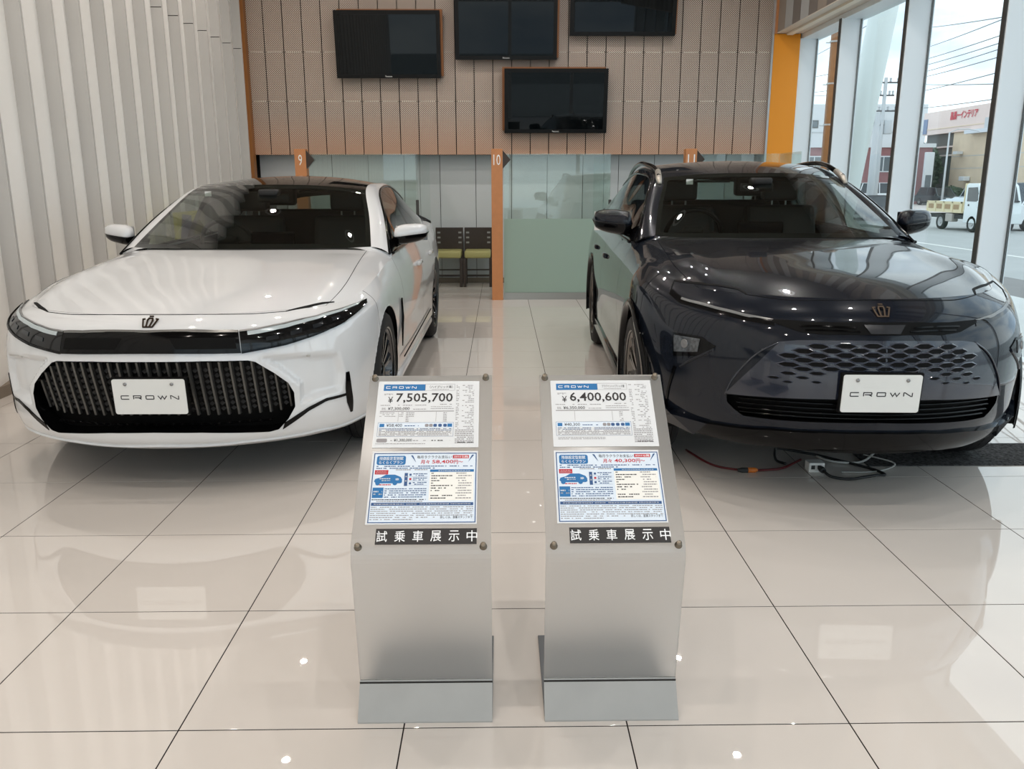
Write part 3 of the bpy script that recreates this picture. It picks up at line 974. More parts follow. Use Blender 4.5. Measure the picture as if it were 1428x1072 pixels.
def bg_car(loc, rz, rgb, Lc, Wc, Hc, label, van=False, low=.45, group=None):
    t = thing('parked_car' if not van else 'white_van', label, 'car', loc, (0, 0, rz), group)
    m = mat('bgcar_%d_%d_%d' % rgb, rgb, rough=0.25, coat=0.6)
    hb = Hc * .56
    a = Lc / 2
    prof = [(-a, .30), (-a, .62 * hb / .8), (-a + .15, hb * .86), (-a + (.35 if van else .95), hb), (a - .1, hb), (a, hb * .8), (a, .30)]
    bevel(MB().prism(prof, -Wc / 2, Wc / 2, 'x').make('body', m, t), .05)
    f = -a + (.45 if van else 1.05); e = a - (.12 if van else .25)
    V = []
    for (y, z, w) in ((f, hb - .01, .47), (f + .62, Hc, .38), (e - .30, Hc, .38), (e, hb - .01, .47)):
        V += [(-w * Wc, y, z), (w * Wc, y, z)]
    MB().add(V, [(0, 1, 3, 2), (2, 3, 5, 4), (4, 5, 7, 6), (0, 2, 4, 6), (1, 7, 5, 3)]).make('cabin_glass', M_bgglass, t)
    MB().add([(V[i][0] * 1.01, V[i][1] + .04 * (1 if i < 4 else -1), V[i][2] - .02 * 0) for i in (2, 3, 5, 4)] + [(V[i][0] * 1.0, V[i][1], V[i][2] + .04) for i in (2, 3, 5, 4)],
             [(0, 1, 2, 3), (4, 7, 6, 5), (0, 4, 5, 1), (1, 5, 6, 2), (2, 6, 7, 3), (3, 7, 4, 0)]).make('roof', m, t)
    for s in (-1, 1):
        pl_ = MB()
        for (i, j) in ((0, 1), (2, 3)):
            p, q = Vector(V[[0, 2, 4, 6][i] + (s > 0)]), Vector(V[[0, 2, 4, 6][j] + (s > 0)])
            pl_.tube([p, q], .035, 6)
        ym = (f + e) / 2 + .1
        pl_.tube([(s * .47 * Wc, ym, hb), (s * .385 * Wc, ym, Hc)], .04, 6)
        pl_.make('pillar', m, t)
        MB().box((s * Wc * .33 - .18, -a - .012, hb * .66), (s * Wc * .33 + .18, -a + .2, hb * .80), .02).make('headlight', mat('lamp_glass', (226, 230, 232), rough=.1), t)
        MB().box((s * Wc * .40 - .10, a - .1, hb * .72), (s * Wc * .40 + .10, a + .012, hb * .9), .02).make('tail_light', mat('tail_red', (170, 36, 30), rough=.2), t)
        MB().box((s * (Wc / 2 + .02) - .07, f + .15, hb), (s * (Wc / 2 + .02) + .07, f + .28, hb + .14), .03).make('mirror', m, t)
        for y in (-a + .82, a - .8):
            wheel_bg(t, s * (Wc / 2 - .09), y, .32, .2)
    MB().box((-Wc * .28, -a - .01, .42), (Wc * .28, -a + .05, .56)).make('grille', M_chas, t)
    return t
bg_car((21.3, 46.0, -.7), 0, (58, 64, 66), 4.5, 1.8, 1.34, 'dark gray car driving behind the truck, seen past the leaning column')
bg_car((32.6, 69.0, -.58), PI / 2, (228, 232, 234), 4.2, 1.7, 1.9, 'white van parked before the red brick building', True)
bg_car((38.2, 69.6, -.58), .1, (60, 70, 74), 4.3, 1.75, 1.5, 'dark car parked by the hedge at the store')
bg_car((39.3, 64.6, -.58), .1, (176, 186, 194), 4.3, 1.75, 1.5, 'silver car parked by the hedge at the store')
bg_car((24.5, 35.5, -.7), -PI / 2, (232, 236, 238), 4.4, 1.8, 2.05, 'white car facing the window at the right edge', True)

# buildings
M_brick = mat('red_brick_wall', (150, 104, 106), rough=0.8, noise=0.06, nscale=3)
M_bwht = mat('white_render', (222, 226, 228), rough=0.7)
M_bpink = mat('pink_cladding', (228, 208, 200), rough=0.7, noise=.02, nscale=.6)
M_bbei = mat('beige_cladding', (222, 204, 178), rough=0.7, noise=.05, nscale=1.5)
M_bwin = mat('far_window', (96, 108, 114), rough=0.15, spec=0.6)
b = thing('brick_building', 'low red brick building with square windows across the road', 'building', (27.0, 74.0, -.7))
MB().box((0, 0, 0), (12.6, 9, 5.2)).make('wall', M_brick, b)
MB().box((-.2, -.2, 5.2), (12.8, 9.2, 5.55)).make('roof_edge', M_bwht, b)
for z in (.6, 3.0):
    for x in (1.0, 4.2, 7.4, 9.2):
        w_ = MB().box((x, -.06, z), (x + 1.5, .02, z + 1.45)).make('window', M_bwht, b)
        MB().box((x + .1, -.075, z + .1), (x + .7, -.05, z + 1.35)).make('pane', M_bwin, w_)
        MB().box((x + .8, -.075, z + .1), (x + 1.4, -.05, z + 1.35)).make('pane', M_bwin, w_)
b = thing('white_building', 'pale flat roofed building rising behind the brick building', 'building', (35.4, 100.0, -.7))
MB().box((0, 0, 0), (17, 12, 11.4)).make('wall', M_bwht, b)
for z in (5.6, 8.6):
    for x in (2, 6.5, 11, 14.6):
        w_ = MB().box((x, -.08, z), (x + 1.6, .05, z + .9)).make('window', M_alud, b)
        MB().box((x + .1, -.1, z + .1), (x + 1.5, -.07, z + .8)).make('pane', M_bwin, w_)
MB().box((0, -.1, 8.05), (17, .05, 8.15)).make('ledge', M_conc, b)
b = thing('furniture_store', 'long pink and beige store with red sign letters', 'building', (42.0, 58.0, -.7))
MB().prism([(0, 6.6), (22.7, 6.6), (22.7, 8.72), (0, 8.72)], 0.0, 20, 'x').make('upper_wall', M_bpink, b)
MB().box((.25, 0, 0), (20, 17.5, 6.6)).make('lower_wall', M_bbei, b)
for z in (1.5, 3.3, 4.4): MB().box((.235, 0, z), (.26, 17.5, z + .05)).make('cladding_joint', M_conc, b)
MB().box((-.04, 0, 7.05), (0, 22.7, 7.12)).make('string_course', M_bbei, b)
MB().box((-.05, 11.8, 6.55), (.05, 12.4, 7.55)).make('vent_panel', M_conc, b)
MB().box((-.05, 11.2, 6.55), (.05, 11.5, 7.55)).make('vent_panel', M_conc, b)
MB().box((-.06, 21.9, 6.7), (.05, 22.6, 8.1)).make('blue_panel', mat('bluegray', (110, 128, 160), rough=.5), b)
MB().box((-.5, 11.0, 6.3), (.2, 14.6, 6.62)).make('banner_awning', mat('awning_pale', (214, 220, 226), rough=.6), b)
MB().box((-.4, 15.6, 4.6), (.2, 16.2, 4.85)).make('security_lamp', M_bwht, b)
MB().box((-.4, 14.0, 2.2), (.2, 14.8, 2.6), .05).make('flood_light', M_bwht, b)
MB().box((.5, 17.5, .0), (14, 22.7, 6.6)).make('side_bay', mat('dark_bay', (92, 96, 94), rough=.7), b)
for z in (4.5, 5.3): MB().box((.3, 17.5, z), (.5, 22.6, z + .14)).make('bay_rail', M_bpink, b)
s_ = MB(); fit_text(s_, '昌昌ーインテリア', 0, 4.3, 0, .72, 0, .03)
o = s_.make('sign_letters', mat('sign_red', (196, 40, 62), rough=.5), b)
o.rotation_euler = (PI / 2, 0, -PI / 2); o.location = (-.06, 17.9, 7.72)
s_ = MB(); s_.box((0, 0, 0), (.8, .3, 4.6), .05)
tg = thing('white_pylon', 'plain white upright pylon beside the brick building', 'pylon', (38.1, 72.2, -.58))
s_.make('slab', M_bwht, tg)
MB().box((.15, -.05, .1), (.65, -.01, 2.6)).make('door_panel', M_bwin, tg)

def foliage(n, rx, ry, rz, cz, leaf, seed):
    r = random.Random(seed); m = MB()
    for i in range(n):
        while True:
            p = Vector((r.uniform(-1, 1), r.uniform(-1, 1), r.uniform(-1, 1)))
            if .25 < p.length < 1: break
        p = p * (1 + .16 * math.sin(p.x * 7 + seed) * math.cos(p.z * 6))
        c = Vector((p.x * rx, p.y * ry, p.z * rz + cz))
        a = Vector((r.uniform(-1, 1), r.uniform(-1, 1), r.uniform(-1, 1))).normalized() * leaf
        b_ = a.orthogonal().normalized() * leaf * .6
        m.add([c - a, c + b_, c + a, c - b_], [(0, 1, 2, 3)])
    return m
M_leaf = mat('leaf_green', (72, 92, 70), rough=.7, noise=.35, nscale=1.4)
tr = thing('bushy_tree', 'dark green bushy tree in front of the store side bay', 'tree', (41.05, 77.4, -.58))
o = foliage(2600, 1.15, 1.5, 2.4, 3.1, .22, 4).make('foliage', M_leaf, tr); o['kind'] = 'stuff'
MB().tube([(0, 0, 0), (.05, 0, 1.2), (0, .1, 3.0)], [.16, .13, .06], 8).make('trunk', M_rust, tr)
hd = thing('clipped_hedge', 'low green hedge at the foot of the store wall', 'hedge', (41.0, 72.4, -.58))
o = foliage(1500, .7, 1.6, .8, .8, .16, 9).make('foliage', M_leaf, hd); o['kind'] = 'stuff'
MB().box((-.2, -1.4, 0), (.2, 1.4, .5)).make('stems', M_rust, hd)

# ================================================================== SMALL THINGS ON THE FLOOR
M_mat = mat('black_rubber_mat', (66, 66, 66), rough=.95, bump=1.0, nscale=70, noise=.8, spec=.2)
o = MB().box((1.88, 3.79, 0.0), (4.15, 4.13, 0.006), 0.002).make('rubber_mat', M_mat)
tag(o, 'black rough rubber mat on the floor before the dark car', 'mat')
t = thing('power_outlet_box', 'small white power outlet box on the floor under the dark car', 'outlet', (1.58, 3.74, 0))
bevel(MB().box((-.040, -.03, 0), (.040, .03, .05)).make('body', mat('white_plastic', (226, 226, 222), rough=.4), t), .006)
for x in (-.020, .012):
    MB().box((x - .009, -.0325, .018), (x + .009, -.0295, .038)).make('socket', M_chas, t)
MB().lathe([(0, 0), (.014, 0), (.016, .02), (.012, .045), (0, .05)], 12, 'y', (.012, -.08, .028)).make('plug', M_chas, t)
def cable(P, r, m, label, name='power_cable'):
    Q = []
    P = [Vector(p) for p in P]
    for i in range(len(P) - 1):
        p0, p1, p2, p3 = P[max(i - 1, 0)], P[i], P[i + 1], P[min(i + 2, len(P) - 1)]
        for k in range(6):
            s = k / 6
            Q.append(.5 * ((2 * p1) + (p2 - p0) * s + (2 * p0 - 5 * p1 + 4 * p2 - p3) * s * s + (3 * p1 - p0 - 3 * p2 + p3) * s ** 3))
    Q.append(P[-1])
    return tag(MB().tube(Q, r, 8).make(name, m, None, True), label, 'cable')
M_redc = mat('red_cable', (92, 22, 26), rough=.5)
M_blkc = mat('black_cable', (22, 22, 22), rough=.5)
M_whtc = mat('white_cable', (176, 176, 172), rough=.5)
cable([(1.00, 4.05, .006), (1.08, 3.82, .006), (1.2, 3.74, .006), (1.32, 3.73, .008), (1.42, 3.75, .01), (1.50, 3.80, .02), (1.54, 3.82, .03)], .006, M_redc, 'red cable running left from the white outlet box')
t = thing('cable_fuse_holder', 'black and orange fuse holder on the red cable', 'fuse holder', (1.235, 3.72, 0.012))
o = MB().lathe([(0, -.05), (.008, -.05), (.013, -.03), (.013, 0.0), (0, 0.0)], 12, 'x').make('black_half', M_chas, t, True)
o = MB().lathe([(0, 0), (.0135, 0), (.0135, .035), (.007, .05), (0, .05)], 12, 'x').make('orange_half', mat('orange_plastic', (206, 116, 44), rough=.4), t, True)
cable([(1.592, 3.66, .028), (1.62, 3.62, .012), (1.70, 3.60, .008), (1.80, 3.63, .008), (1.86, 3.65, .008), (1.90, 3.66, .008), (1.87, 3.74, .008), (1.76, 3.86, .008), (1.66, 3.95, .01), (1.5, 4.02, .02), (1.45, 3.95, .03), (1.42, 3.84, .02), (1.44, 3.76, .03)], .007, M_blkc, 'black cable plugged into the white outlet box')
cable([(1.66, 3.92, .012), (1.72, 3.84, .01), (1.85, 3.83, .01), (1.95, 3.90, .03), (2.02, 4.02, .03), (1.98, 4.10, .03), (1.80, 4.12, .03), (1.74, 4.06, .01)], .006, M_whtc, 'white cable looped under the dark car bumper')
cable([(1.70, 3.70, .006), (1.85, 3.70, .006), (1.98, 3.76, .006), (2.0, 3.79, .024), (1.9, 3.9, .026)], .004, M_whtc, 'thin gray cable lying beside the rubber mat')

# banner by the left wall, seen through the white car's side glass
t = thing('leaning_banner', 'yellow and navy banner board by left wall, seen through the white car', 'banner', (-3.20, 8.0, 0), (0, 0, PI / 2))
bevel(MB().box((-.75, -.02, 0.06), (-.12, .02, .80)).make('low_board', mat('banner_yellow', (206, 196, 40), rough=.5), t), .006)
bevel(MB().box((-.11, -.02, 0.06), (.62, .02, 1.14)).make('tall_board', MATS['banner_yellow'], t), .006)
o = MB(); o.prism([(-.10, .1), (.30, .1), (.32, .7), (.24, 1.10), (.02, 1.12), (-.10, .8)], -.024, -.0205, 'y'); o.make('navy_print', mat('banner_navy', (28, 32, 78), rough=.5), t)
for x in (-.5, .4): MB().box((x - .02, -.13, 0), (x + .02, .13, .06)).make('foot', M_chas, t)

# ================================================================== CARS
def cr(P, n):
    """smooth curve through the points, n pieces per span"""
    P = np.asarray(P, float)
    k = len(P)
    d = np.maximum(np.linalg.norm(np.diff(P, axis=0), axis=1), 1e-6)
    s = np.diff(P, axis=0) / d[:, None]
    M = np.zeros_like(P)
    for i in range(1, k - 1):
        M[i] = (s[i - 1] * d[i] + s[i] * d[i - 1]) / (d[i] + d[i - 1])
    M[0] = s[0] if k == 2 else 1.5 * s[0] - 0.5 * M[1]
    M[-1] = s[-1] if k == 2 else 1.5 * s[-1] - 0.5 * M[-2]
    out = []
    for i in range(k - 1):
        for j in range(n):
            t = j / n
            h = d[i]
            out.append((2 * t**3 - 3 * t**2 + 1) * P[i] + (t**3 - 2 * t**2 + t) * h * M[i] + (-2 * t**3 + 3 * t**2) * P[i + 1] + (t**3 - t**2) * h * M[i + 1])
    out.append(P[-1])
    return np.array(out)
def resample(C, n):
    C = np.asarray(C, float)
    d = np.concatenate([[0], np.cumsum(np.linalg.norm(np.diff(C, axis=0), axis=1))])
    t = np.linspace(0, d[-1], n)
    return np.stack([np.interp(t, d, C[:, i]) for i in range(C.shape[1])], 1)
def surf(net, nc, nr):
    A = np.array([cr(r, nc) for r in net])
    B = np.array([cr(A[:, j], nr) for j in range(A.shape[1])])
    return B.transpose(1, 0, 2)
def coons(F, C, M, Sd):
    """F,C: front/back curves (nu), M,Sd: centre/side curves (nv) -> [v][u]"""
    nu, nv = len(F), len(M)
    u = np.linspace(0, 1, nu)[None, :, None]; v = np.linspace(0, 1, nv)[:, None, None]
    P = (1 - v) * F[None] + v * C[None] + (1 - u) * M[:, None] + u * Sd[:, None]
    P = P - ((1 - u) * (1 - v) * F[0] + u * (1 - v) * F[-1] + (1 - u) * v * C[0] + u * v * C[-1])
    return P
def ruled(A, B, n, bulge=0.0, out=(0, 0, 1)):
    A = np.asarray(A); B = np.asarray(B)
    r = []
    o = np.asarray(out, float)
    for i in range(n + 1):
        t = i / n
        r.append(A * (1 - t) + B * t + o[None] * bulge * 4 * t * (1 - t))
    return np.array(r)
def gnorm(G):
    du = np.gradient(G, axis=1); dv = np.gradient(G, axis=0)
    n = np.cross(du, dv)
    l = np.linalg.norm(n, axis=2, keepdims=True)
    return n / np.maximum(l, 1e-9)
def gfaces(h, w, off=0, keep=None):
    return [(off + i * w + j, off + i * w + j + 1, off + (i + 1) * w + j + 1, off + (i + 1) * w + j)
            for i in range(h - 1) for j in range(w - 1) if keep is None or keep(i, j)]
def mirror(V):
    return [(-v[0], v[1], v[2]) for v in V]
def weld(o, d=0.0004):
    b = bmesh.new(); b.from_mesh(o.data)
    bmesh.ops.remove_doubles(b, verts=b.verts, dist=d)
    bmesh.ops.recalc_face_normals(b, faces=b.faces)
    for f in b.faces: f.smooth = True
    b.to_mesh(o.data); b.free()
    return o
def sheet(name, grids, m, parent, both=True, keep=None, thick=0.0):
    """one mesh out of half-grids and (both) their mirror images"""
    V, F = [], []
    for G in grids:
        h, w = G.shape[:2]
        v = [tuple(p) for p in G.reshape(-1, 3)]
        F += gfaces(h, w, len(V), keep); V += v
        if both:
            f2 = gfaces(h, w, len(V), keep)
            F += [tuple(reversed(f)) for f in f2]; V += mirror(v)
    o = mesh(name, V, F, m, parent, True)
    return weld(o)
def pair(name, grids, m, parent, keep=None, fix=None):
    r = []
    for s in (1, -1):
        V, F = [], []
        for G in grids:
            h, w = G.shape[:2]
            v = [tuple(p) for p in G.reshape(-1, 3)]
            if s < 0: v = mirror(v)
            F += gfaces(h, w, len(V), keep); V += v
        o = mesh(name, V, F, m, parent, True)
        r.append(weld(o))
    return r
def inset(G, e, which):
    """pull the named borders of a grid inwards by e metres: shut lines"""
    G = G.copy()
    def mv(a, b):
        d = b - a
        return a + d / np.maximum(np.linalg.norm(d, axis=-1, keepdims=True), 1e-9) * e
    if 'l' in which: G[:, 0] = mv(G[:, 0], G[:, 1])
    if 'r' in which: G[:, -1] = mv(G[:, -1], G[:, -2])
    if 'b' in which: G[0] = mv(G[0], G[1])
    if 't' in which: G[-1] = mv(G[-1], G[-2])
    return G

M_tyre = mat('tyre_rubber', (24, 24, 25), rough=.75)
M_blackg = mat('gloss_black', (8, 8, 9), rough=.08, spec=.2)
M_blackm = mat('matte_black', (10, 10, 10), rough=.6, spec=.12)
M_cabin = mat('cabin_black', (30, 30, 30), rough=.7)
M_seat = mat('seat_leather', (46, 46, 46), rough=.5)
M_chrome = mat('chrome', (210, 210, 210), rough=.12, metal=1.0)
M_satin = mat('satin_chrome', (150, 150, 150), rough=.3, metal=1.0)
M_plate = mat('plate_white', (226, 228, 226), rough=.35)
M_lens = glass('lamp_lens', (.75, .78, .80))
M_ws = glass('windscreen_glass', (.60, .66, .62), ior=1.52)
M_sg = glass('side_glass', (.42, .46, .44), ior=1.52)
M_pg = glass('privacy_glass', (.09, .10, .10), ior=1.52)
M_rim_w = mat('rim_dark_chrome', (96, 96, 98), rough=.2, metal=1.0)
M_rim_d = mat('rim_machined', (120, 116, 112), rough=.25, metal=1.0)

NC, NR = 10, 8
def build_car(sp):
    root = thing('car', sp['label'], 'car', sp['loc'], (0, 0, sp['rz']))
    paint = sp['paint']
    plan = np.array(sp['plan'], float)
    K = len(plan)
    tg_ = np.gradient(plan, axis=0)
    tg_[0] = (1, 0); tg_[-1] = (-1, 0)
    nrm = np.stack([-tg_[:, 1], tg_[:, 0]], 1)
    nrm /= np.linalg.norm(nrm, axis=1, keepdims=True)
    R = len(sp['fz'])
    net = np.zeros((R, K, 3))
    def sm(a, b, x):
        t = min(max((x - a) / (b - a), 0), 1); return t * t * (3 - 2 * t)
    for c in range(K):
        wf = 1 - sm(sp['fs'][0], sp['fs'][1], c); wr_ = sm(19, 22, c)
        ws_ = 1 - wf - wr_
        zt = np.interp(plan[c, 1], sp['zs'][0], sp['zs'][1])
        sz = np.array(sp['sz'] + [zt])
        z = wf * np.array(sp['fz']) + ws_ * sz + wr_ * np.array(sp['rz_'])
        rr_ = wf * np.array(sp['fr']) + ws_ * np.array(sp['sr']) + wr_ * np.array(sp['rr'])
        for r in range(R):
            net[r, c, :2] = plan[c] + nrm[c] * rr_[r]
            net[r, c, 2] = z[r]
        net[:, 0, 0] = 0; net[:, -1, 0] = 0
    if 'tweak' in sp: sp['tweak'](net)
    G = surf(net, NC, NR)                       # [row][col]
    if 'recess' in sp:                          # pressed-in field beside the grille
        poly, dep, soft = sp['recess']
        Nn = gnorm(G)
        if (Nn[len(Nn) // 2, 0] @ np.array([0, -1, 0])) < 0: Nn = -Nn
        for i in range(G.shape[0]):
            for j in range(int(7.5 * NC)):
                x, z = G[i, j, 0], G[i, j, 2]
                d = 9.0; ins = False
                for k in range(len(poly)):
                    (x1, z1), (x2, z2) = poly[k], poly[k - 1]
                    t = max(0, min(1, ((x - x1) * (x2 - x1) + (z - z1) * (z2 - z1)) / ((x2 - x1) ** 2 + (z2 - z1) ** 2)))
                    d = min(d, math.hypot(x - x1 - t * (x2 - x1), z - z1 - t * (z2 - z1)))
                    if (z1 > z) != (z2 > z) and x < (x2 - x1) * (z - z1) / (z2 - z1) + x1: ins = not ins
                if ins and G[i, j, 1] < .6:
                    G[i, j] -= Nn[i, j] * dep * sm(0, soft, d)
    top = G[-1]
    cH, cC = sp['cH'], sp['cC']
    F = top[:cH * NC + 1]; Sd = top[cH * NC: cC * NC + 1]
    Mc = resample(cr([F[0]] + sp['hood_mid'], 12), len(Sd))
    Cw = resample(cr([sp['hood_mid'][-1]] + sp['cowl'] + [Sd[-1]], 8), len(F))
    H = coons(F, Cw, Mc, Sd)                    # [v][u]
    nv, nu = H.shape[:2]
    for i in range(nv):
        for j in range(nu):
            u, v = j / (nu - 1), i / (nv - 1)
            H[i, j, 2] += sp['bulge'](u, v)
    # ---- wheel arches on the side surface
    W = sp['wheels']
    Gm = G.copy()
    dead = np.zeros(G.shape[:2], bool)
    for (yw, zw, ra) in W:
        dy = G[:, :, 1] - yw; dz = G[:, :, 2] - zw
        d = np.hypot(dy, dz)
        side = G[:, :, 0] > .70
        ins = (d < ra) & side
        dead |= ins
        k = ra / np.maximum(d, 1e-6)
        Gm[:, :, 1] = np.where(ins, yw + dy * k, Gm[:, :, 1])
        Gm[:, :, 2] = np.where(ins, zw + dz * k, Gm[:, :, 2])
    def cols(a, b, ins='lr', r0=0, r1=None, GG=None):
        X = (Gm if GG is None else GG)[r0:r1, int(a * NC): int(b * NC) + 1]
        D = dead[r0:r1, int(a * NC): int(b * NC) + 1]
        kp = lambda i, j: not (D[i, j] and D[i, j + 1] and D[i + 1, j] and D[i + 1, j + 1])
        return inset(X, .0022, ins), kp
    # panels
    shell = G + gnorm(G) * 0.0
    N = gnorm(G)
    if (N[len(N) // 2, 0] @ np.array([0, -1, 0])) < 0: N = -N
    c0 = sp['bump_end']
    X, kp = cols(0, c0, 'r')
    bumper = sheet('front_bumper', [X], paint, root, True, kp)
    X, kp = cols(c0, 13, 'lr')
    split = int(sp['hood_u'] * (nu - 1))
    fend_top = inset(H[:, split:], .002, 'lb')
    fender_o = []
    for s in (1, -1):
        V = [tuple(p) for p in X.reshape(-1, 3)]; h, w = X.shape[:2]
        Fc = gfaces(h, w, 0, kp)
        b0 = len(V); V += [tuple(p) for p in fend_top.reshape(-1, 3)]
        Fc += gfaces(fend_top.shape[0], fend_top.shape[1], b0)
        if s < 0: V = mirror(V)
        fender_o.append(weld(mesh('front_fender', V, Fc, paint, root, True)))
    hood = sheet('hood', [inset(H[:, :split + 1], .002, 'rb')], paint, root)
    # ---- greenhouse
    PO = np.array(sp['dlo']); PI_ = np.array(sp['pin']); BE = np.array(sp['belt'])
    n = 8
    ci = cr(PI_, n); co = cr(PO, n); cb_ = cr(BE, n)
    # shoulder between belt and top row
    tb = top[cC * NC: 20 * NC + 1]
    tb_at = np.stack([np.interp(cb_[:, 1], tb[:, 1], tb[:, i]) for i in range(3)], 1)
    tb_at[0] = tb[0]; 
    SH = ruled(tb_at, cb_, 3, .006, (.5, 0, 1))
    def sh(y0, y1):
        i0 = int(np.argmin(abs(cb_[:, 1] - y0))); i1 = int(np.argmin(abs(cb_[:, 1] - y1)))
        return SH[:, i0:i1 + 1]
    for (nm, a, b) in (('front_door', 13, 15), ('rear_door', 15, sp['rear_door_end']), ('rear_quarter', sp['rear_door_end'], K - 1)):
        X, kp = cols(a, b, 'lr' if b < K - 1 else 'l')
        ya = plan[a][1] if a > 13 else cb_[0][1] - 1; yb = plan[int(b)][1] if b < K - 1 else 99
        Y_ = inset(sh(ya, yb), .0022, 'lr')
        objs = []
        for s in (1, -1):
            V = [tuple(p) for p in X.reshape(-1, 3)]
            Fc = gfaces(X.shape[0], X.shape[1], 0, kp)
            b0 = len(V); V += [tuple(p) for p in Y_.reshape(-1, 3)]
            Fc += gfaces(Y_.shape[0], Y_.shape[1], b0)
            if s < 0: V = mirror(V)
            o = weld(mesh(nm, V, Fc, paint, root, True)); objs.append(o)
        if nm != 'rear_quarter':
            yh = plan[b][1] - .16
            for s, o in zip((1, -1), objs):
                zz = sp['handle_z']; xx = sp['handle_x']
                MB().box((s * xx - .016, yh - .10, zz - .016), (s * xx + .016, yh + .10, zz + .016), .012).make('door_handle', paint, o, True)
    # dark inner skin behind the shut lines
    In = G - N * 0.012
    sheet('inner_skin', [In[:, :18 * NC]], M_blackm, root, True, lambda i, j: not (dead[i, j] or dead[i + 1, j] or dead[i, j + 1] or dead[i + 1, j + 1]))
    Hn = gnorm(H)
    if Hn[nv // 2, nu // 2, 2] < 0: Hn = -Hn
    sheet('hood_inner', [H - Hn * .012], M_blackm, root)
    # windscreen, roof, pillars
    nA = 2 * n
    A_ = ci[:nA + 1]
    WB = resample(cr(sp['ws_base'] + [PI_[0]], 8), 25)
    HD = resample(cr(sp['header'] + [PI_[2]], 8), 25)
    mid = resample(np.array([WB[0] + (HD[0] - WB[0]) * t + np.array([0, -.012, .012]) * 4 * t * (1 - t) for t in np.linspace(0, 1, 9)]), len(A_))
    WS = coons(WB, HD, mid, A_)
    wso = sheet('windshield', [WS], M_ws, root)
    for (iv, iu, sx) in ((.90, .74, -1), ):
        q = WS[int(iv * (WS.shape[0] - 1)), int(iu * (WS.shape[1] - 1))]
        MB().box((sx * q[0] - .022, q[1] + .006, q[2] - .022), (sx * q[0] + .022, q[1] + .009, q[2] + .012)).make('inspection_sticker', M_plate, root)
    # black border of the windscreen, just under the glass
    nb = 2
    Wn = gnorm(WS); 
    if Wn[5, 5, 1] > 0: Wn = -Wn
    Wi = WS - Wn * .003
    V = [tuple(p) for p in Wi.reshape(-1, 3)]; h, w = Wi.shape[:2]
    kb = lambda i, j: i < 1 or i >= h - 2 or j >= w - 2
    Fc = gfaces(h, w, 0, kb); V2 = mirror(V)
    Fc += [tuple(reversed([q + len(V) for q in f])) for f in Fc]
    mesh('black_border', V + V2, Fc, M_blackm, wso, True)
    RS = ci[nA: 6 * n + 1]
    RM = resample(cr(sp['roof_mid'], 8), len(RS))
    RR = resample(cr([sp['roof_mid'][-1], sp['roof_rear_half'], PI_[6]], 8), 25)
    RO = coons(HD, RR, RM, RS)
    roof = sheet('roof', [RO], sp['roof_mat'], root)
    # head lining under the roof
    Rn = RO.copy(); Rn[:, :, 2] -= .03
    sheet('head_lining', [Rn], mat('head_lining', (60, 60, 60), rough=.9), root)
    PS = ruled(ci, co, 4, sp.get('pbulge', .012), (.7, 0, .7))
    pair('roof_pillar', [PS], paint, root)
    # cowl strip
    Wc = resample(WB, len(Cw))
    CS = ruled(Cw - np.array([0, 0, .006]), Wc - np.array([0, 0, .004]), 2)
    kc = int(.80 * len(Cw))
    sheet('cowl', [CS[:, :kc + 1]], M_blackm, root)
    foot = ruled(Cw[kc:], Wc[kc:], 3, .006)
    f2 = ruled(np.array([Cw[-1], cb_[0], co[0]]), np.array([Wc[-1], (ci[0] + co[0]) / 2, co[0]]), 2)
    pair('pillar_foot', [foot, f2], paint, root)
    # side windows
    SG = ruled(co, cb_, 6, .012, (1, 0, .2))
    def win(nm, i0, i1, m):
        X = SG[:, i0:i1 + 1]
        return pair(nm, [X], m, root)
    b1 = int(np.argmin(abs(cb_[:, 1] - plan[15][1])))
    b2 = int(np.argmin(abs(cb_[:, 1] - plan[int(sp['rear_door_end'])][1] - .05)))
    win('front_side_window', 6, b1 - 1, M_sg); win('rear_side_window', b1 + 1, b2, M_pg); win('quarter_window', b2 + 1, 5 * n + 4, M_pg); win('rear_pillar', 5 * n + 4, len(cb_) - 1, paint)
    win('mirror_sail', 0, 6, M_blackg); win('window_pillar', b1 - 1, b1 + 1, M_blackg); win('window_pillar', b2, b2 + 1, M_blackg)
    # window frame mouldings
    for s in (1, -1):
        mb = MB()
        ee = np.vstack([co, cb_[::-1]])
        mb.tube([(s * p[0] * 1.004, p[1], p[2] - .002) for p in co[:5 * n + 5]], .009, 6)
        mb.tube([(s * p[0] * 1.004, p[1], p[2] + .002) for p in cb_[:5 * n + 5]], .010, 6)
        mb.make('window_moulding', sp.get('mould', M_blackg), root, True)
    # rear glass, deck
    DK = resample(cr(sp['deck'] + [PI_[7]], 8), 25)
    Rs = ci[6 * n:]
    Rm = resample(np.array([sp['roof_mid'][-1], sp['deck'][0]], float), len(Rs))
    sheet('rear_window', [coons(RR, DK, Rm, Rs)], M_sg, root)
    tr_ = resample(np.vstack([top[20 * NC:][::-1]]), 25)
    sheet('boot_lid', [ruled(DK, tr_, 5, .03)], paint, root)
    # floor pan, wheel liners
    MB().box((-.74, .62, sp['pan_z']), (.74, sp['len'] - .25, sp['pan_z'] + .05)).make('floor_pan', M_blackm, root)
    MB().box((-.58, .40, sp['pan_z'] + .05), (.58, 1.25, .60)).make('engine_bay', M_blackm, root)
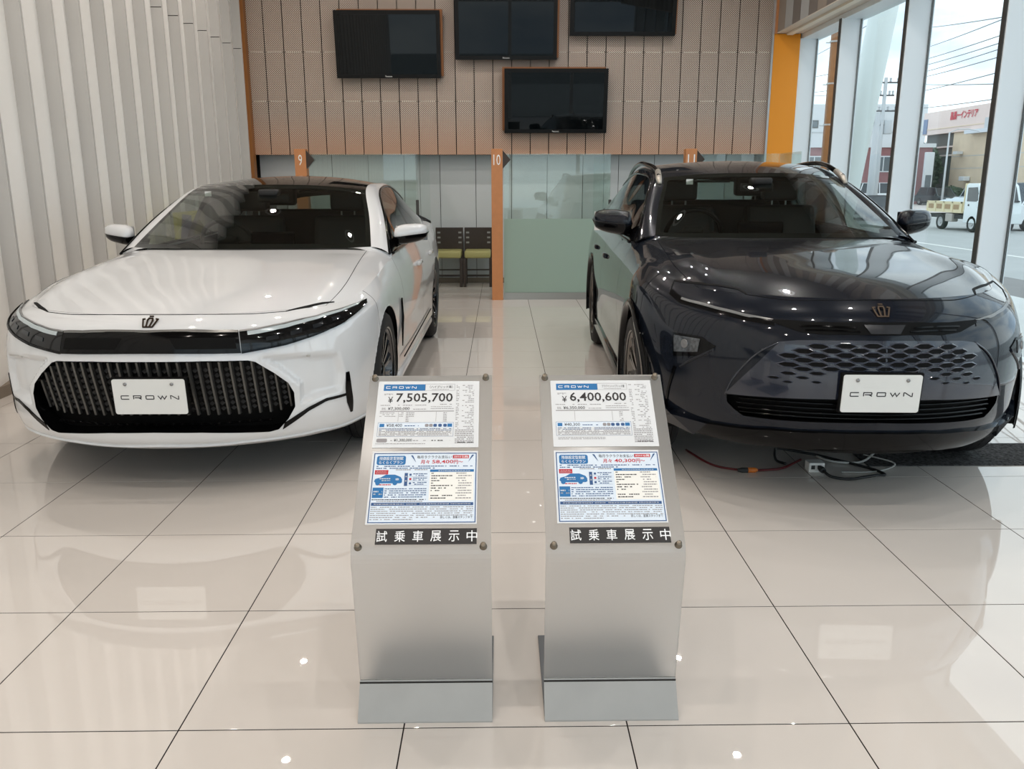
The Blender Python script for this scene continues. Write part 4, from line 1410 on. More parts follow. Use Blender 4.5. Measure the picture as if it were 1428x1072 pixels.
    for (yw, zw, ra) in W:
        for s in (1, -1):
            l = MB(); Vv, Ff = [], []
            for i in range(25):
                t = -0.35 + (PI + .7) * i / 24
                for x in (.60, .80 if math.cos(t) < -.3 and yw < 2 else .90):
                    Vv.append((s * x, yw + (ra + .012) * math.cos(t), zw + (ra + .012) * math.sin(t)))
            Ff = [(2 * i, 2 * i + 1, 2 * i + 3, 2 * i + 2) for i in range(24)] + [tuple(2 * i for i in range(25))]
            mesh('wheel_liner', Vv, Ff, M_blackm, root)
    # wheels
    for (yw, zw, ra) in W:
        for s in (1, -1):
            wheel(root, s * sp['track'], yw, sp['tyre_r'], s, sp)
    # interior
    dz = sp['dash_z']
    d = MB(); d.prism([(1.55, .55), (2.15, .55), (2.12, dz - .12), (2.02, dz - .02), (1.75, dz - .01), (1.55, dz - .05)], -.70, .70, 'x')
    bevel(d.make('dashboard', M_cabin, root), .02)
    MB().box((-.13, 1.98, dz - .10), (.16, 2.02, dz + .07), .01).make('display', M_blackg, root)
    zs_ = sp['seat_z']
    for x in (-.37, .37):
        s_ = thing_part('front_seat', root)
        s_.location = (x, 2.62, zs_)
        seat(s_, .50)
    rs_ = thing_part('rear_seat', root); rs_.location = (0, 3.48, zs_ + .02)
    seat(rs_, 1.25, True)
    # steering wheel (right-hand drive) on the car's right, picture left
    sw = MB(); Rw = .185
    Pc = [(Rw * math.cos(t), 0, Rw * math.sin(t)) for t in [2 * PI * i / 32 for i in range(33)]]
    sw.tube(Pc, .016, 8, False)
    o = sw.make('steering_wheel', M_blackg if sp.get('swg') else M_cabin, root, True)
    o.location = (-.37, 2.24, dz - .03); o.rotation_euler = (math.radians(24), 0, 0)
    hb = MB(); hb.box((-.07, -.03, -.06), (.07, .03, .06), .02); hb.box((-.17, -.01, -.015), (.17, .01, .02)); hb.box((-.02, -.01, -.17), (.02, .01, 0))
    hb.make('wheel_hub', M_cabin, o)
    # rear-view mirror and camera box
    hd = np.array(sp['header'][0])
    MB().box((-.11, hd[1] - .02, hd[2] - .12), (.11, hd[1] + .01, hd[2] - .06), .015).make('rear_view_mirror', M_cabin, root, True)
    MB().box((-.06, hd[1] - .16, hd[2] - .075), (.06, hd[1] - .02, hd[2] - .03), .015).make('camera_box', M_cabin, root, True)
    for x in (-.30, .30):
        MB().box((x - .16, hd[1] + .12, hd[2] - .06), (x + .16, hd[1] + .30, hd[2] - .045), .006).make('sun_visor', mat('head_lining', (60, 60, 60)), root)
    # door mirrors
    for s in (1, -1):
        door_mirror(root, s, sp)
    # surface used to seat the front details
    V, Fq = [], []
    for X in (G, H):
        h, w = X.shape[:2]
        for sg in (1, -1):
            b0 = len(V)
            V += [Vector((sg * p[0], p[1], p[2])) for p in X.reshape(-1, 3)]
            Fq += gfaces(h, w, b0)
    bvh = BVHTree.FromPolygons(V, Fq)
    return dict(root=root, bvh=bvh, G=G, H=H, sp=sp, bumper=bumper, hood=hood, roof=roof, ci=ci, co=co)

def thing_part(name, parent):
    o = bpy.data.objects.new(name, None); COL.objects.link(o); o.parent = parent
    return o
def seat(p, w, bench=False):
    bk = MB()
    prof = [(-.05, .02), (.10, .02), (.24, .55), (.20, .60), (.12, .60), (.02, .30)]
    bk.prism(prof, -w / 2, w / 2, 'x')
    bevel(bk.make('backrest', M_seat, p), .045, 3)
    bevel(MB().box((-w / 2, -.50, -.18), (w / 2, .06, .04)).make('cushion', M_seat, p), .05, 3)
    for x in ((0,) if not bench else (-.38, .38)):
        bevel(MB().box((x - .13, .15, .63), (x + .13, .25, .80)).make('headrest', M_seat, p), .035, 3)
        m = MB()
        for q in (-.05, .05): m.tube([(x + q, .19, .56), (x + q, .20, .66)], .007, 6)
        m.make('headrest_posts', M_satin, p)

def wheel(root, x, y, r, s, sp):
    w = thing_part('wheel', root)
    w.location = (x, y, r)
    w.rotation_euler = (sp.get('wheel_turn', 0.2), 0, 0 if s > 0 else PI)
    hw = .115; rr_ = sp['rim_r']
    MB().lathe([(rr_ - .01, -hw + .01), (rr_ + .03, -hw), (r - .03, -hw + .005), (r - .008, -hw + .03), (r, -hw + .06), (r, hw - .06), (r - .008, hw - .03), (r - .03, hw - .005), (rr_ + .03, hw), (rr_ - .01, hw - .01)], 56, 'x').make('tyre', M_tyre, w, True)
    tr = MB()
    for k in range(-2, 3):
        tr.lathe([(r + .0008, k * .034 - .002), (r + .0008, k * .034 + .002)], 40, 'x')
    tr.make('tread_groove', M_blackm, w)
    MB().lathe([(rr_, -hw + .012), (rr_ - .015, -hw + .02), (rr_ - .03, 0), (rr_ - .02, hw - .02), (rr_, hw - .006), (rr_ + .006, hw - .004), (rr_ + .004, hw - .016)], 48, 'x').make('rim', sp['rim_mat'], w, True)
    MB().lathe([(0, hw - .03), (.055, hw - .03), (.065, hw - .045), (.07, .0)], 24, 'x').make('hub_cap', sp['rim_mat'], w, True)
    MB().lathe([(.06, -.02), (.17, -.02), (.17, -.005), (.06, -.005)], 32, 'x').make('brake_disc', M_satin, w)
    MB().lathe([(0, -.045), (rr_ - .02, -.045)], 32, 'x').make('brake_shield', M_blackm, w)
    n = sp['spokes']
    for i in range(n):
        a = 2 * PI * i / n
        q = MB()
        for da in sp['spoke_split']:
            P0 = (.055, a + da * .4); P1 = (rr_ - .012, a + da)
            V = []
            for (rad, ang, hx, ww) in ((P0[0], P0[1], hw - .045, .012), ((P0[0] + P1[0]) / 2, (P0[1] + P1[1]) / 2, hw - .030, sp['spoke_w']), (P1[0], P1[1], hw - .022, sp['spoke_w'] * 1.1)):
                cy, cz = rad * math.cos(ang), rad * math.sin(ang)
                ty, tz = -math.sin(ang) * ww / 2, math.cos(ang) * ww / 2
                V += [(hx, cy - ty, cz - tz), (hx, cy + ty, cz + tz), (hx - .03, cy + ty, cz + tz), (hx - .03, cy - ty, cz - tz)]
            Ff = []
            for b in (0, 4):
                Ff += [(b + k, b + (k + 1) % 4, b + 4 + (k + 1) % 4, b + 4 + k) for k in range(4)]
            q.add(V, Ff)
        fixn(q.make('spoke', sp['rim_mat'], w))

def door_mirror(root, s, sp):
    x0, y0, z0 = sp['mirror']
    hw, hd, hh = sp['mirror_size']
    def shell(nm, m, zlo, zhi, k, par):
        G = []
        for i in range(13):
            u = -1 + 2 * i / 12                      # along the width, root to tip
            row = []
            sx = (1 - abs(u) ** 3.2) ** .42 * (1.0 - .13 * u)
            for j in range(19):
                t = 2 * PI * j / 18
                cx, cz = math.cos(t), math.sin(t)
                ex = abs(cx) ** .65 * (1 if cx > 0 else -1); ez = abs(cz) ** .75 * (1 if cz > 0 else -1)
                yy = y0 + ex * hd * sx * k * (1 if ex < 0 else .45) + u * hd * .55
                zz = ez * hh * sx * k
                zz = min(max(zz, zlo * hh), zhi * hh)
                row.append((s * (x0 + u * hw), yy, z0 + zz + u * .012))
            G.append(row)
        o = MB().grid(G).make(nm, m, par, True)
        return weld(o, .0002)
    base = shell('door_mirror', M_blackg, -1.1, .12 if sp['mcap'] else 1.1, 1.0, root)
    shell('mirror_cap', sp['paint'], -.12, 1.1, 1.03, base)
    f = MB()
    f.grid([[(s * (x0 - hw * .86 + i * hw * 1.72 / 8), y0 + hd * .42 + (i / 8 - .5) * hd * 1.1, z0 + hh * .8 * (2 * j / 4 - 1)) for j in range(5)] for i in range(9)])
    f.make('mirror_glass', M_chrome, base)
    a = MB()
    a.tube([(s * (x0 - hw * 1.35), y0 + .05, z0 - hh * 1.25), (s * (x0 - hw * .9), y0 + .03, z0 - hh * .9), (s * (x0 - hw * .4), y0 + .01, z0 - hh * .55)], [.045, .034, .03], 10)
    a.make('mirror_arm', M_blackg, base, True)
    t = MB(); t.strip([(x0 - hw * .2, 0), (x0 + hw * .9, 0)], .008, 0)

# ------------------------------------------------------------------ white sedan
M_white_p = mat('pearl_white_paint', (219, 221, 223), rough=.35, coat=1.0, spec=.3, coat_ior=1.75)
M_blk_roof = mat('black_roof_glass', (16, 15, 14), rough=.05, spec=.7)
white = dict(
    label='white sedan with black roof and tall slatted grille, parked at left', loc=(-1.575, 3.41, 0), rz=math.radians(-0.4), paint=M_white_p, len=5.03,
    plan=[(0, 0), (.24, .020), (.42, .068), (.58, .140), (.70, .215), (.79, .295), (.85, .385), (.892, .505), (.920, .64), (.934, .79), (.940, .955), (.940, 1.15), (.938, 1.40), (.938, 1.66),
          (.942, 2.15), (.944, 2.80), (.944, 3.35), (.945, 3.70), (.945, 3.955), (.94, 4.3), (.90, 4.65), (.80, 4.90), (.5, 5.0), (0, 5.03)],
    fz=[.235, .262, .32, .42, .55, .67, .775, .838], fr=[.075, .035, .012, .004, .0, .006, .04, .14], fs=(5.0, 10.0),
    sz=[.215, .26, .34, .45, .58, .72, .83], sr=[.045, .020, .012, .010, .0, .004, .022, .075],
    zs=([.3, .5, .95, 1.4, 1.66, 2.2, 3.0, 4.0, 4.6], [.842, .856, .905, .940, .957, .975, .995, 1.03, 1.05]),
    rz_=[.25, .30, .40, .52, .65, .80, .95, 1.06], rr=[.08, .03, .01, .0, .0, .01, .02, .06],
    recess=([(.47, .652), (.62, .650), (.795, .628), (.812, .53), (.80, .435), (.70, .425), (.625, .40), (.628, .50), (.55, .585)], .026, .022),
    cH=7, cC=13, bump_end=8.5, hood_u=.80, rear_door_end=17,
    hood_mid=[(0, .32, .885), (0, .75, .955), (0, 1.10, 1.005), (0, 1.36, 1.030)],
    cowl=[(.40, 1.41, 1.027), (.66, 1.50, 1.018), (.78, 1.58, 1.0)],
    bulge=lambda u, v: .014 * math.exp(-((u - .66) / .13) ** 2) * math.sin(PI * min(v * 1.1, 1)) ** .7 - .008 * math.exp(-((u - .9) / .08) ** 2) * math.sin(PI * v),
    wheels=[(.955, .365, .385), (3.955, .365, .385)], tyre_r=.365, rim_r=.262, track=.815, spokes=15, spoke_split=(-.05, .05), spoke_w=.011, rim_mat=M_rim_w,
    dlo=[(.850, 1.64, .985), (.775, 2.00, 1.185), (.685, 2.38, 1.345), (.655, 2.80, 1.398), (.652, 3.2, 1.388), (.655, 3.6, 1.33), (.69, 3.95, 1.22), (.765, 4.30, 1.08)],
    pin=[(.745, 1.60, 1.03), (.685, 1.93, 1.20), (.608, 2.28, 1.372), (.598, 2.80, 1.420), (.592, 3.2, 1.405), (.58, 3.6, 1.35), (.56, 3.95, 1.26), (.60, 4.40, 1.12)],
    belt=[(.864, 1.68, .980), (.868, 2.05, .988), (.872, 2.45, .996), (.875, 2.80, 1.002), (.873, 3.2, 1.012), (.862, 3.6, 1.024), (.835, 3.95, 1.04), (.785, 4.30, 1.065)],
    ws_base=[(0, 1.40, 1.036), (.40, 1.45, 1.034), (.63, 1.53, 1.030)],
    header=[(0, 2.13, 1.412), (.30, 2.18, 1.405)],
    roof_mid=[(0, 2.13, 1.412), (0, 2.5, 1.460), (0, 3.0, 1.478), (0, 3.6, 1.44), (0, 4.05, 1.345)], roof_rear_half=(.3, 4.03, 1.32),
    roof_mat=M_blk_roof, deck=[(0, 4.60, 1.10), (.35, 4.55, 1.10)],
    handle_z=.83, handle_x=.935, pan_z=.20, dash_z=1.03, seat_z=.58,
    mirror=(.965, 1.90, 1.095), mirror_size=(.115, .085, .062), mcap=True)
WC = build_car(white)

# ------------------------------------------------------------------ dark crossover
M_dark_p = mat('dark_blue_black_paint', (20, 25, 34), rough=.25, coat=1.0, spec=.08, coat_ior=1.36)
M_silver = mat('silver_rail', (196, 190, 180), rough=.3, metal=.6)
dark = dict(
    label='dark blue-black crossover with honeycomb front and roof rails, parked at right', loc=(1.585, 3.14, 0), rz=math.radians(-2.3), paint=M_dark_p, len=4.93,
    plan=[(0, 0), (.24, .028), (.42, .095), (.57, .180), (.68, .270), (.765, .365), (.825, .465), (.870, .575), (.903, .69), (.926, .82), (.938, .98), (.938, 1.18), (.936, 1.42), (.936, 1.66),
          (.938, 2.15), (.940, 2.80), (.940, 3.30), (.940, 3.62), (.940, 3.83), (.938, 4.2), (.90, 4.55), (.80, 4.80), (.5, 4.90), (0, 4.93)],
    fz=[.275, .305, .37, .50, .62, .76, .855, .938], fr=[.11, .06, .025, .006, .0, .014, .055, .15], fs=(5.0, 10.0),
    sz=[.25, .30, .40, .53, .67, .82, .93], sr=[.045, .020, .010, .012, .0, .004, .025, .085],
    zs=([.3, .5, .98, 1.4, 1.66, 2.2, 3.0, 4.0, 4.5], [.945, .965, 1.005, 1.03, 1.045, 1.06, 1.085, 1.12, 1.14]),
    rz_=[.30, .35, .46, .60, .74, .90, 1.03, 1.14], rr=[.08, .03, .01, .0, .0, .01, .02, .06],
    cH=7, cC=13, bump_end=8.5, hood_u=.80, rear_door_end=17,
    hood_mid=[(0, .32, .985), (0, .75, 1.045), (0, 1.10, 1.085), (0, 1.36, 1.105)],
    cowl=[(.40, 1.41, 1.103), (.66, 1.50, 1.094), (.78, 1.58, 1.08)],
    bulge=lambda u, v: .020 * math.exp(-((u - .64) / .12) ** 2) * math.sin(PI * min(v * 1.1, 1)) ** .7 - .012 * math.exp(-((u - .88) / .08) ** 2) * math.sin(PI * v),
    wheels=[(.98, .375, .405), (3.83, .375, .405)], tyre_r=.372, rim_r=.268, track=.812, spokes=10, spoke_split=(-.11, .11), spoke_w=.020, rim_mat=M_rim_d,
    dlo=[(.822, 1.62, 1.076), (.737, 1.97, 1.275), (.648, 2.37, 1.444), (.665, 2.80, 1.49), (.662, 3.2, 1.485), (.665, 3.6, 1.44), (.69, 3.98, 1.34), (.765, 4.30, 1.19)],
    pin=[(.722, 1.60, 1.112), (.655, 1.95, 1.285), (.572, 2.30, 1.455), (.605, 2.80, 1.535), (.60, 3.2, 1.53), (.59, 3.6, 1.49), (.57, 4.0, 1.42), (.60, 4.50, 1.22)],
    belt=[(.862, 1.68, 1.066), (.868, 2.05, 1.073), (.872, 2.45, 1.082), (.875, 2.80, 1.09), (.873, 3.2, 1.10), (.862, 3.6, 1.112), (.835, 3.98, 1.13), (.785, 4.30, 1.175)],
    ws_base=[(0, 1.40, 1.112), (.40, 1.45, 1.110), (.62, 1.53, 1.108)],
    header=[(0, 2.10, 1.482), (.30, 2.15, 1.478)],
    roof_mid=[(0, 2.10, 1.482), (0, 2.5, 1.552), (0, 3.0, 1.580), (0, 3.6, 1.56), (0, 4.1, 1.48)], roof_rear_half=(.3, 4.08, 1.46),
    roof_mat=M_dark_p, deck=[(0, 4.65, 1.20), (.35, 4.60, 1.20)],
    handle_z=.90, handle_x=.93, pan_z=.24, dash_z=1.105, seat_z=.66, swg=True,
    mirror=(.95, 1.92, 1.180), mirror_size=(.125, .095, .075), mcap=False)
DC = build_car(dark)

# ------------------------------------------------------------------ details of the two fronts
def onto(car, p, off):
    loc, nr, ix, d = car['bvh'].find_nearest(Vector(p))
    if nr.dot(loc - Vector((0, 1.7, .45))) < 0: nr = -nr
    return loc + nr * off, nr
def patch(car, name, top, bot, m, off=.004, thick=.012, n=24, k=4, sides=(1, -1), parent=None, centre=False, offb=None):
    """solid patch lying on the body between two curves (points on one side, x>=0); centre: the curves run across both sides"""
    offb = off if offb is None else offb
    objs = []
    T = resample(top, n + 1); B = resample(bot, n + 1)
    if centre:
        def both(C):
            return np.vstack([np.array(mirror(C[::-1]))[:-1] if abs(C[0][0]) < 1e-6 else np.array(mirror(C[::-1])), C])
        T, B = both(T), both(B); sides = (1,)
    for s in sides:
        rows_o, rows_i = [], []
        for i in range(k + 1):
            t = i / k
            ro, ri = [], []
            for a, b in zip(T, B):
                q = a * (1 - t) + b * t
                o_ = off * (1 - t) + offb * t
                p, nr = onto(car, (s * q[0], q[1], q[2]), o_)
                ro.append(p); ri.append(p - nr * thick)
            rows_o.append(ro); rows_i.append(ri)
        w = len(rows_o[0]); h = k + 1
        V = [p for r in rows_o for p in r] + [p for r in rows_i for p in r]
        F = gfaces(h, w)
        nV = h * w
        ring = [j for j in range(w)] + [i * w + w - 1 for i in range(1, h)] + [(h - 1) * w + j for j in range(w - 2, -1, -1)] + [i * w for i in range(h - 2, 0, -1)]
        for a, b in zip(ring, ring[1:] + ring[:1]):
            F.append((a, b, b + nV, a + nV))
        o = mesh(name, V, F, m, parent or car['root'])
        bb = bmesh.new(); bb.from_mesh(o.data)
        bmesh.ops.recalc_face_normals(bb, faces=bb.faces)
        for f in bb.faces[:]: f.smooth = True
        for e in bb.edges:
            if len(e.link_faces) == 2 and e.calc_face_angle(0) > .9: e.smooth = False
        bb.to_mesh(o.data); bb.free()
        objs.append(o)
    return objs
def line(car, name, P, r, m, off=.0, sides=(1, -1), parent=None, n=6, centre=False):
    objs = []
    C = cr(P, n)
    if centre:
        C = np.vstack([np.array(mirror(C[::-1]))[:-1], C]); sides = (1,)
    for s in sides:
        Q = [onto(car, (s * p[0], p[1], p[2]), off)[0] for p in C]
        objs.append(MB().tube(Q, r, 6).make(name, m, parent or car['root'], True))
    return objs
def front_y(car, x, z):
    h = car['bvh'].ray_cast(Vector((x, -2, z)), Vector((0, 1, 0)))
    return h[0].y if h[0] else .3
def cut(car, half):
    """opening in the bumper: half outline (x>=0, z) from the axis round to the axis"""
    poly = [(x, z) for x, z in half] + [(-x, z) for x, z in reversed(half) if x > 1e-6]
    n = len(poly)
    def inside(x, z):
        c = False
        for i in range(n):
            (x1, z1), (x2, z2) = poly[i], poly[i - 1]
            if (z1 > z) != (z2 > z) and x < (x2 - x1) * (z - z1) / (z2 - z1) + x1: c = not c
        return c
    def near(x, z):
        best = None
        for i in range(n):
            (x1, z1), (x2, z2) = poly[i], poly[(i + 1) % n]
            dx, dz = x2 - x1, z2 - z1
            t = max(0, min(1, ((x - x1) * dx + (z - z1) * dz) / (dx * dx + dz * dz + 1e-12)))
            px, pz = x1 + t * dx, z1 + t * dz
            d = (px - x) ** 2 + (pz - z) ** 2
            if best is None or d < best[0]: best = (d, px, pz)
        return best
    for ob in car['skins']:
        b = bmesh.new(); b.from_mesh(ob.data)
        zs_ = [p[1] for p in poly]; xm = max(p[0] for p in poly)
        near_f = [f for f in b.faces if all(v.co.y < .5 for v in f.verts) and min(zs_) - .05 < f.calc_center_median().z < max(zs_) + .05 and abs(f.calc_center_median().x) < xm + .06]
        es = list({e for f in near_f for e in f.edges})
        bmesh.ops.subdivide_edges(b, edges=es, cuts=2, use_grid_fill=True)
        ins = {v: (v.co.y < .55 and inside(v.co.x, v.co.z)) for v in b.verts}
        dl = [f for f in b.faces if all(ins[v] for v in f.verts)]
        bmesh.ops.delete(b, geom=dl, context='FACES')
        for v in b.verts:
            if ins.get(v) and v.link_faces:
                d, px, pz = near(v.co.x, v.co.z)
                dy = front_y(car, px, pz) - front_y(car, v.co.x, v.co.z)
                v.co.x, v.co.z = px, pz; v.co.y += dy
        lo = [v for v in b.verts if not v.link_faces]
        bmesh.ops.delete(b, geom=lo, context='VERTS')
        for f in b.faces: f.smooth = True
        b.to_mesh(ob.data); b.free()
    return poly
def well(car, name, poly, depth, m, back=None, inset_=.012, bname='grille_back'):
    """walls of an opening, going in by depth(z), and its back panel"""
    P = []
    n = len(poly)
    for i in range(n):
        a, b_ = poly[i], poly[(i + 1) % n]
        L_ = math.hypot(b_[0] - a[0], b_[1] - a[1]); c = max(1, int(L_ / .02))
        for j in range(c): P.append((a[0] + (b_[0] - a[0]) * j / c, a[1] + (b_[1] - a[1]) * j / c))
    cx = sum(p[0] for p in P) / len(P); cz = sum(p[1] for p in P) / len(P)
    V = []
    for x, z in P:
        y = front_y(car, x, z)
        xi, zi = x + (cx - x) * inset_ * 1.2, z + (cz - z) * inset_ * 2
        V += [(x, y - .001, z), (xi, y + depth(z), zi)]
    k = len(P)
    F = [(2 * i, 2 * i + 1, 2 * ((i + 1) % k) + 1, 2 * ((i + 1) % k)) for i in range(k)]
    o = mesh(name, V, F, m, car['root'], True)
    if back:
        xs = [p[0] for p in poly]; zs_ = [p[1] for p in poly]
        G = []
        for i in range(9):
            z = min(zs_) - .01 + (max(zs_) - min(zs_) + .02) * i / 8
            G.append([(x, front_y(car, x, z) + depth(z), z) for x in np.linspace(min(xs) - .01, max(xs) + .01, 41)])
        MB().grid(G).make(bname, back, car['root'], True)
    return o
def plate(car, cx, z0, z1, y0, y1, bracket):
    w = .32
    t = thing_part('licence_plate', car['root'])
    tilt = math.atan2(y1 - y0, z1 - z0)
    t.location = (cx, y0, z0); t.rotation_euler = (PI / 2 - tilt, 0, 0)
    h = math.hypot(z1 - z0, y1 - y0)
    r_ = .010; pp = []
    for (cx_, cy_, a0) in ((w / 2 - r_, h - r_, 0), (-w / 2 + r_, h - r_, PI / 2), (-w / 2 + r_, r_, PI), (w / 2 - r_, r_, 1.5 * PI)):
        pp += [(cx_ + r_ * math.cos(a0 + i * PI / 8), cy_ + r_ * math.sin(a0 + i * PI / 8)) for i in range(5)]
    fixn(MB().prism(pp, -.002, .002, 'z').make('plate', M_plate, t))
    n = MB(); wide_word(n, -w / 2 + .105 * w, -w / 2 + .895 * w, .435 * h, .098 * h, .0026, .0042)
    n.make('lettering', mat('plate_ink', (26, 26, 34), rough=.4), t)
    for a in (-.32, .32):
        MB().lathe([(0, .007), (.006, .007), (.008, .004), (.008, .002)], 12, c=(a * w, h * .86, 0)).make('screw', M_satin, t, True)
    MB().box((-w / 2 - .008, -.004, -.022), (w / 2 + .008, h + .006, -.004), .004).make('plate_bracket', M_blackm, t)
def emblem(car, y, z, up, m, w=.046, h=.050):
    """crown badge: base bar, four flaring bars, arch and cap"""
    p0, nr = onto(car, (0, y, z), .003)
    up = Vector(up).normalized(); up = (up - nr * up.dot(nr)).normalized()
    b = MB()
    S_ = [([(-.5, 0), (.5, 0)], .11), ([(-.46, .05), (-.72, .95), (-.50, 1.0)], .13), ([(.46, .05), (.72, .95), (.50, 1.0)], .13),
          ([(-.16, .05), (-.25, .85), (-.17, 1.08), (.17, 1.08), (.25, .85), (.16, .05)], .14), ([(-.2, 1.32), (.2, 1.32)], .12)]
    q = MB()
    for st, wd in S_:
        q.strip([(p[0] * w, p[1] * h) for p in st], wd * w, 0)
    V = []
    for v in q.V:
        V.append(p0 + Vector((1, 0, 0)) * v[0] + up * v[1] + nr * .003)
    V2 = [v - nr * .005 for v in V]
    k = len(V)
    F = list(q.F) + [tuple(i + k for i in reversed(f)) for f in q.F]
    for f in q.F:
        for a, c in zip(f, f[1:] + f[:1]): F.append((a, c, c + k, a + k))
    mesh('emblem', V + V2, F, m, car['root'])

# ---- white car
c = WC; c['skins'] = [o for o in c['root'].children if o.name.split('.')[0] in ('front_bumper', 'inner_skin')]
GR = [(0, .652), (.25, .650), (.43, .642), (.46, .632), (.53, .575), (.585, .520), (.606, .470), (.606, .40), (.575, .345), (.53, .297), (.49, .290), (.40, .299), (.21, .316), (0, .322)]
poly = cut(c, GR)
dep = lambda z: .03 + .075 * max(0, min(1, (.65 - z) / .30))
well(c, 'grille_surround', poly, dep, M_blackg, M_blackm)
gr = thing_part('grille', c['root'])
M_slat = mat('slat_gray', (96, 95, 92), rough=.35, metal=.5)
def grz(x):
    """upper edge and lower end of the slats at x"""
    ax = abs(x)
    xs = [0, .43, .46, .53, .585, .606]; zt = [.648, .638, .628, .571, .516, .47]
    return float(np.interp(ax, xs, zt)), float(np.interp(ax, [0, .51, .606], [.384, .368, .395]))
for i in range(-13, 14):
    x = .0440 * i
    zt, zb = grz(x)
    V = []
    for j in range(7):
        t = j / 6; z = zt + (zb - zt) * t
        y = front_y(c, x, z) + .004 + .075 * max(0, min(1, (.65 - z) / .27))
        for sx, dy in ((-.0044, 0), (.0044, 0), (.0044, .03), (-.0044, .03)): V.append((x + sx, y + dy, z))
    F = [(4 * j + k, 4 * j + (k + 1) % 4, 4 * j + 4 + (k + 1) % 4, 4 * j + 4 + k) for j in range(6) for k in range(4)] + [(0, 1, 2, 3), (24, 25, 26, 27)]
    fixn(mesh('slat', V, F, M_slat, gr))
dm = MB()
for i in range(-13, 13):
    for j in range(9):
        x = .0440 * (i + .5); z = .63 - j * .028
        if grz(x)[0] - .02 > z > grz(x)[1]:
            y = front_y(c, x, z) + dep(z) - .006
            dm.add([(x - .014, y, z), (x, y - .004, z - .011), (x + .014, y, z), (x, y + .0, z + .011)], [(0, 1, 2, 3)])
o = dm.make('mesh_diamonds', mat('mesh_black', (15, 15, 15), rough=.4, spec=.3), gr); o['kind'] = 'stuff'
lowb = [(0, .01, .345), (.25, .03, .342), (.50, .11, .338)]
V = []
for (x, y, z) in [(-q[0], q[1], q[2]) for q in lowb[::-1]] + lowb[1:]:
    yy = front_y(c, x, z) + .05
    V += [(x, yy, z + .006), (x, yy - .012, z), (x, yy, z - .006)]
mesh('lower_bar', V, [(3 * i + k, 3 * i + 3 + k, 3 * i + 4 + k, 3 * i + 1 + k) for i in range(4) for k in range(2)], M_blackg, gr)
# front black band with lamps
gt = [(0, .047, .781), (.173, .054, .779), (.293, .074, .777), (.388, .098, .774)]
gb = [(0, .011, .688), (.178, .020, .686), (.297, .040, .681), (.402, .071, .677)]
band = patch(c, 'front_band', gt, gb, M_blackg, .005, .012, 16, 5, centre=True)[0]
patch(c, 'band_moulding', [(0, .047, .782), (.293, .074, .778), (.388, .098, .775)], [(0, .044, .771), (.293, .070, .767), (.388, .094, .764)], mat('band_gray', (120, 120, 118), rough=.25, metal=.6), .0085, .008, 16, 2, centre=True, parent=band)
patch(c, 'band_lower_bar', [(0, .015, .697), (.297, .043, .690), (.402, .073, .686)], [(0, .011, .687), (.297, .040, .680), (.402, .071, .676)], M_blackg, .012, .012, 16, 2, centre=True, parent=band)
patch(c, 'air_slot', [(.105, .03, .752), (.30, .06, .748), (.375, .08, .744)], [(.135, .02, .705), (.30, .045, .700), (.385, .07, .697)], M_blackm, .007, .004, 12, 3, parent=band)
ht = [(.392, .099, .774), (.468, .132, .777), (.580, .203, .791), (.690, .301, .804), (.782, .435, .817), (.838, .56, .827), (.868, .66, .830)]
hb_ = [(.405, .071, .677), (.500, .111, .688), (.586, .157, .699), (.700, .238, .726), (.797, .350, .757), (.856, .507, .795), (.872, .62, .812)]
M_drl = mat('lamp_bar', (178, 188, 191), rough=.15, spec=.6)
M_hl = mat('headlight_black', (12, 13, 15), rough=.06, spec=.45)
def mixc(a, b, t, n=24):
    A, B = resample(a, n), resample(b, n)
    return A * (1 - t) + B * t
hl = patch(c, 'headlight', ht, hb_, M_hl, .005, .02, 28, 6)
for s, o in zip((1, -1), hl):
    patch(c, 'light_bar', mixc(ht, hb_, .09)[1:-2], mixc(ht, hb_, .27)[1:-3], M_drl, .0075, .006, 24, 3, (s,), o)
    patch(c, 'lamp_trim', mixc(ht, hb_, 0.0)[:-1], mixc(ht, hb_, .07)[:-1], M_satin, .0078, .006, 24, 2, (s,), o)
    for q in range(4):
        a = mixc(ht, hb_, .48, 29)[4 + q * 4: 7 + q * 4]; b_ = mixc(ht, hb_, .66, 29)[4 + q * 4: 7 + q * 4]
        patch(c, 'projector', a, b_, mat('projector_glass', (34, 37, 41), rough=.05, spec=.6), .008, .006, 4, 2, (s,), o)
    patch(c, 'lower_blade', mixc(ht, hb_, .93), mixc(ht, hb_, 1.03), M_blackg, .011, .014, 24, 2, (s,), o)
# gap at the bonnet corner, bonnet edge line
hg = [(.560, .275, .834), (.60, .312, .838), (.644, .356, .842), (.700, .42, .847), (.742, .48, .850)]
V = patch(c, 'bonnet_gap', [(.556, .276, .8345), (.60, .325, .8455), (.644, .372, .8495), (.700, .44, .853), (.744, .485, .8515)], [(.558, .272, .832), (.604, .312, .8385), (.650, .354, .8410), (.705, .425, .846), (.746, .478, .849)], M_blackm, .0015, .006, 16, 2)
line(c, 'bonnet_shut_line', [(0, .150, .8385), (.265, .167, .836), (.42, .205, .834), (.556, .274, .833)], .0028, M_blackm, -.0008, centre=True)
emblem(c, .062, .795, (0, .058, .033), mat('emblem_bronze', (52, 38, 26), rough=.25, metal=.6))
plate(c, .021, .421, .583, -.024, -.036, False)
